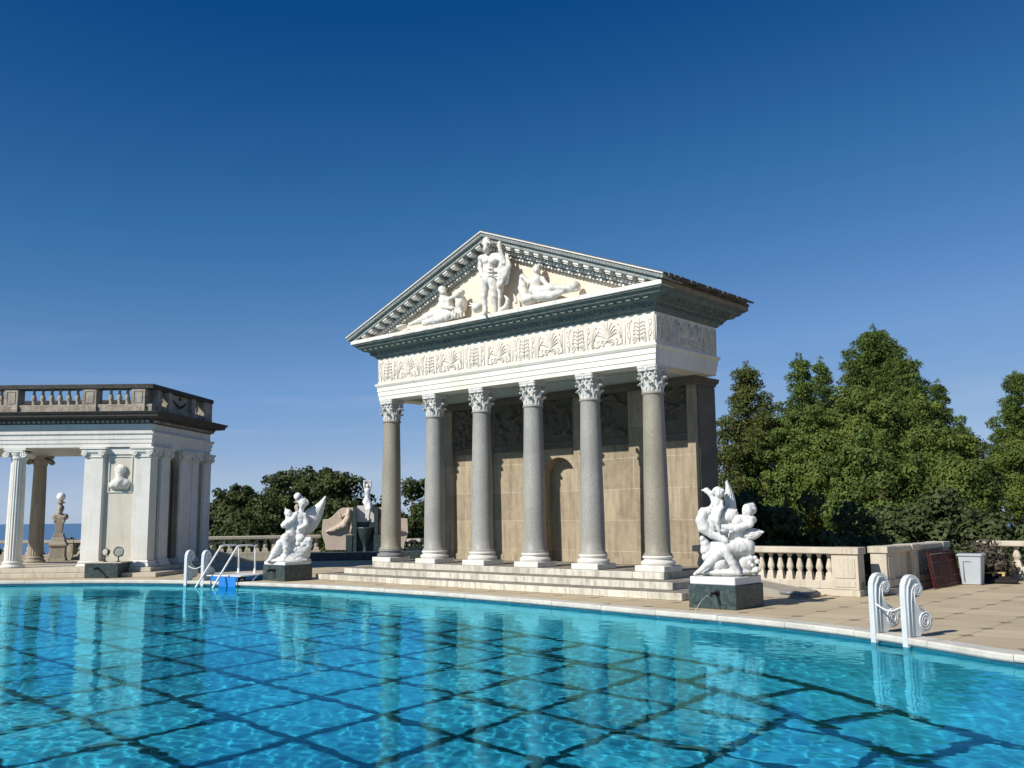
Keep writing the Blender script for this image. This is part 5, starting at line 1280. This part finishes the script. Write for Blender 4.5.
def tree(name, label, cat, px, top, bot, wpx, d, kindof, mat, seed, group, dens=1.0, foot=-5.5, leaf=.066):
    rs = np.random.RandomState(seed); x = pos(px, d); zt, zb = zof(top, px, d), zof(bot, px, d); hw = wpx/FPX*d/2; h = zt-zb
    t = thing(name, label, cat, (x, d, foot), 0, group); cl = []
    if kindof == 'pine':          # leader with boughs that rise at their tips
        nl = max(6, int(h/.62))
        for i in range(nl):
            f = i/(nl-1); z = zb-foot+h*(.03+.92*f)-.1; rr = hw*min(1, (1.04-f)**.75*1.15)*(.62+.55*rs.rand())+.12
            m = max(2, int(2.6+rr*2.6)); a0 = rs.rand()*6.28
            for k in range(m):
                a = a0+6.283*k/m+rs.normal()*.35; tilt = rs.uniform(.0, .38); L_ = rr*(.72+.4*rs.rand())
                nb = max(2, int(L_/.34))
                for b_ in range(nb):
                    q = L_*(b_+1)/nb; s = (.36-.10*q/max(L_, .1))*(.75+.6*rs.rand())+.05*hw
                    cl.append((math.cos(a)*q+rs.normal()*.08, math.sin(a)*q+rs.normal()*.08, z+tilt*q*q/max(L_, .3)+rs.normal()*.10, s, s*.72))
        cl.append((0, 0, zt-foot-.15, .2, .38)); cl.append((.05, 0, zt-foot-.55, .3, .4))
    elif kindof == 'round':       # cauliflower crown of many rounded clumps
        n = int(13+hw*hw*2.7+h*1.2)
        for i in range(n):
            v = rs.normal(size=3); v[2] = abs(v[2])*.9-.30; v /= np.linalg.norm(v); q = .60+.38*rs.rand()
            s = (.52+.46*rs.rand())*(.66+.16*hw)
            cl.append((v[0]*q*hw*.9, v[1]*q*hw*.9, zb-foot+h*.38+v[2]*q*h*.60, s, s*.80))
            for k in range(2):
                w = v+rs.normal(size=3)*.45; w /= np.linalg.norm(w); s2 = .20+.18*rs.rand(); q2 = .98+.10*rs.rand()
                cl.append((w[0]*q2*hw*.92, w[1]*q2*hw*.92, zb-foot+h*.38+w[2]*q2*h*.61, s2, s2*.85))
    else:                         # shrub
        n = int(10+hw*h*5)
        for i in range(n):
            a = rs.rand()*6.28; q = rs.rand()**.6*hw*.92; z = zb-foot+h*(.12+.75*rs.rand()*(1-(q/hw)**2*.7)); s = .26+.24*rs.rand()+.05*hw
            cl.append((math.cos(a)*q, math.sin(a)*q*.6, z, s, s*.85))
    nd = kindof == 'pine'; leaf = leaf*1.35 if nd else leaf
    V, F = leaf_mesh(cl, 300*dens*(.15/leaf)**2*(1.5 if nd else 1), leaf, seed, nd)
    mesh_np('crown', V, F, mat, t)
    b = MB(); lean = rs.normal()*.25; zc = zt-foot-h*.15; r0 = .10+.02*h
    b.tube([(x, d, foot-.3), (x+lean*.3, d, foot+zc*.4), (x+lean*.4, d, foot+zc*.7), (x, d, foot+zc)], [r0*1.3, r0, r0*.7, r0*.2], 8)
    for c in cl[::max(1, len(cl)//14)]:
        b.tube([(x+lean*.2, d, foot+max(.5, c[2]*.72)), (x+c[0]*.5, d+c[1]*.5, foot+c[2]*.86), (x+c[0]*.95, d+c[1]*.95, foot+c[2])], [r0*.35, r0*.22, r0*.08], 5)
    b.build('trunk', M['trunk'], t); return t
GR, GL, GS, GB = 'pines right of the temple', 'rounded trees behind the left balustrade', 'shrubs right of the temple', 'broad conifers right of the temple'
tree('pine_tree', 'loose brownish pine close to the dark right pier of the temple', 'tree', 752, 366, 560, 104, 46, 'pine', M['pine_brown'], 1, GR, 1.0)
tree('pine_tree', 'slim pine with a blunt tip right of the loose brownish pine', 'tree', 806, 356, 540, 80, 52, 'pine', M['pine'], 2, GR)
tree('pine_tree', 'narrow pine tip between the blunt pine and the tallest pine', 'tree', 828, 360, 540, 58, 55, 'pine', M['pine'], 3, GR)
tree('pine_tree', 'tallest pine rising above the broad conifers', 'tree', 884, 328, 520, 138, 54, 'pine', M['pine'], 4, GR, 1.1)
tree('pine_tree', 'dark pine with ragged boughs just right of the tallest pine', 'tree', 918, 360, 520, 96, 51, 'pine', M['pine'], 5, GR)
tree('pine_tree', 'thin spire pine on the right slope of the tallest pine', 'tree', 946, 382, 520, 46, 57, 'pine', M['pine'], 6, GR)
tree('pine_tree', 'low pine at the right foot of the pine group', 'tree', 966, 428, 540, 36, 50, 'pine', M['pine'], 7, GR)
tree('pine_tree', 'pine cut by the right edge of the photo', 'tree', 1026, 374, 470, 72, 56, 'pine', M['pine'], 8, GR)
tree('conifer_tree', 'rounded conifer below the pine at the right edge', 'tree', 1016, 432, 530, 56, 52, 'round', M['cypress'], 9, GB)
tree('conifer_tree', 'broad bright conifer with domed crown in front of the tallest pine', 'tree', 862, 394, 540, 176, 44, 'round', M['cypress'], 10, GB)
tree('conifer_tree', 'broad conifer right of the domed bright one', 'tree', 918, 400, 540, 124, 43, 'round', M['cypress'], 11, GB)
tree('conifer_tree', 'conifer with spreading crown between the brownish pine and the domed one', 'tree', 800, 412, 560, 110, 45, 'round', M['pine'], 12, GB)
tree('conifer_tree', 'conifer with brownish lower boughs under the domed crown', 'tree', 880, 436, 570, 100, 40, 'round', M['pine'], 13, GB)
tree('conifer_tree', 'small bright round conifer above the shrubs at the right', 'tree', 962, 456, 560, 66, 37, 'round', M['cypress'], 14, GB)
tree('shrub', 'wide dark shrub behind the shaded balustrade', 'shrub', 935, 486, 575, 150, 31, 'shrub', M['shrub'], 15, GS, 1.0, -2.5, .085)
tree('shrub', 'shrub behind the big vase balusters', 'shrub', 1000, 500, 580, 76, 29.5, 'shrub', M['shrub'], 16, GS, 1.0, -2.5, .085)
tree('shrub', 'sparse pale leaved shrub behind the sunlit balustrade', 'shrub', 846, 500, 590, 90, 27, 'shrub', M['shrub'], 17, GS, .8, -2.5, .085)
tree('shrub', 'dark shrub in the temple shadow beside the right winged statue', 'shrub', 786, 476, 600, 120, 25.5, 'shrub', M['shrub'], 18, GS, 1.0, -3, .10)
tree('shrub', 'dark shrub in the temple shadow directly behind the temple pier', 'shrub', 736, 482, 600, 80, 26, 'shrub', M['shrub'], 19, GS, 1.0, -3, .10)
tree('shrub', 'twiggy greyish shrub directly behind the grey bin', 'shrub', 980, 538, 585, 38, 22.4, 'shrub', M['twig'], 20, GS, 1.0, .002, .05)
tree('shrub', 'small dark shrub between the board and the grey bin', 'shrub', 957, 548, 584, 12, 22.0, 'shrub', M['shrub'], 21, GS, 1.0, .002, .05)
left = [(216, 494, 54, 56, 'nearest the pavilion'), (240, 486, 56, 58, 'second from the pavilion'), (266, 480, 60, 57, 'with a flat top left of the globe lamp'), (290, 473, 50, 60, 'behind the white lamp globe'), (316, 466, 50, 59, 'tallest of the row, above the raised wing'), (340, 474, 56, 56, 'between the raised wing and the standing statue'), (374, 496, 44, 58, 'low behind the standing statue'), (412, 482, 60, 57, 'seen between the two left temple columns')]
for i, (px, top, w, d, where) in enumerate(left):
    tree('oak_tree', 'dark rounded tree '+where, 'tree', px, top, 575, w*1.12, d, 'round', M['oak'], 40+i, GL, 1.0, -6, .095)
for i, (px, top, w, d, where) in enumerate([(255, 512, 80, 52, 'in front of the tree row right of the pavilion'), (330, 515, 80, 51, 'in front of the tree row behind the left statue'), (405, 520, 60, 51, 'low behind the short balustrade')]):
    tree('oak_tree', 'dark leafy tree '+where, 'tree', px, top, 585, w*1.15, d, 'round', M['oak'], 60+i, GL, 1.0, -6, .095)
tree('shrub', 'small round dark tree right of the herm lamp under the colonnade', 'shrub', 74, 532, 580, 13, 47, 'shrub', M['oak'], 70, None, 1, -4, .10)
tree('shrub', 'second small dark tree beside the pilaster under the colonnade', 'shrub', 83, 537, 580, 12, 47, 'shrub', M['oak'], 71, None, 1, -4, .10)
tree('shrub', 'dark shrub behind the old balustrade near the fluted column', 'shrub', 22, 545, 590, 16, 43, 'shrub', M['oak'], 72, None, 1, -4, .10)
tree('shrub', 'dark shrub at the left photo edge behind the colonnade', 'shrub', -6, 534, 590, 22, 43, 'shrub', M['oak'], 73, None, 1, -4, .10)
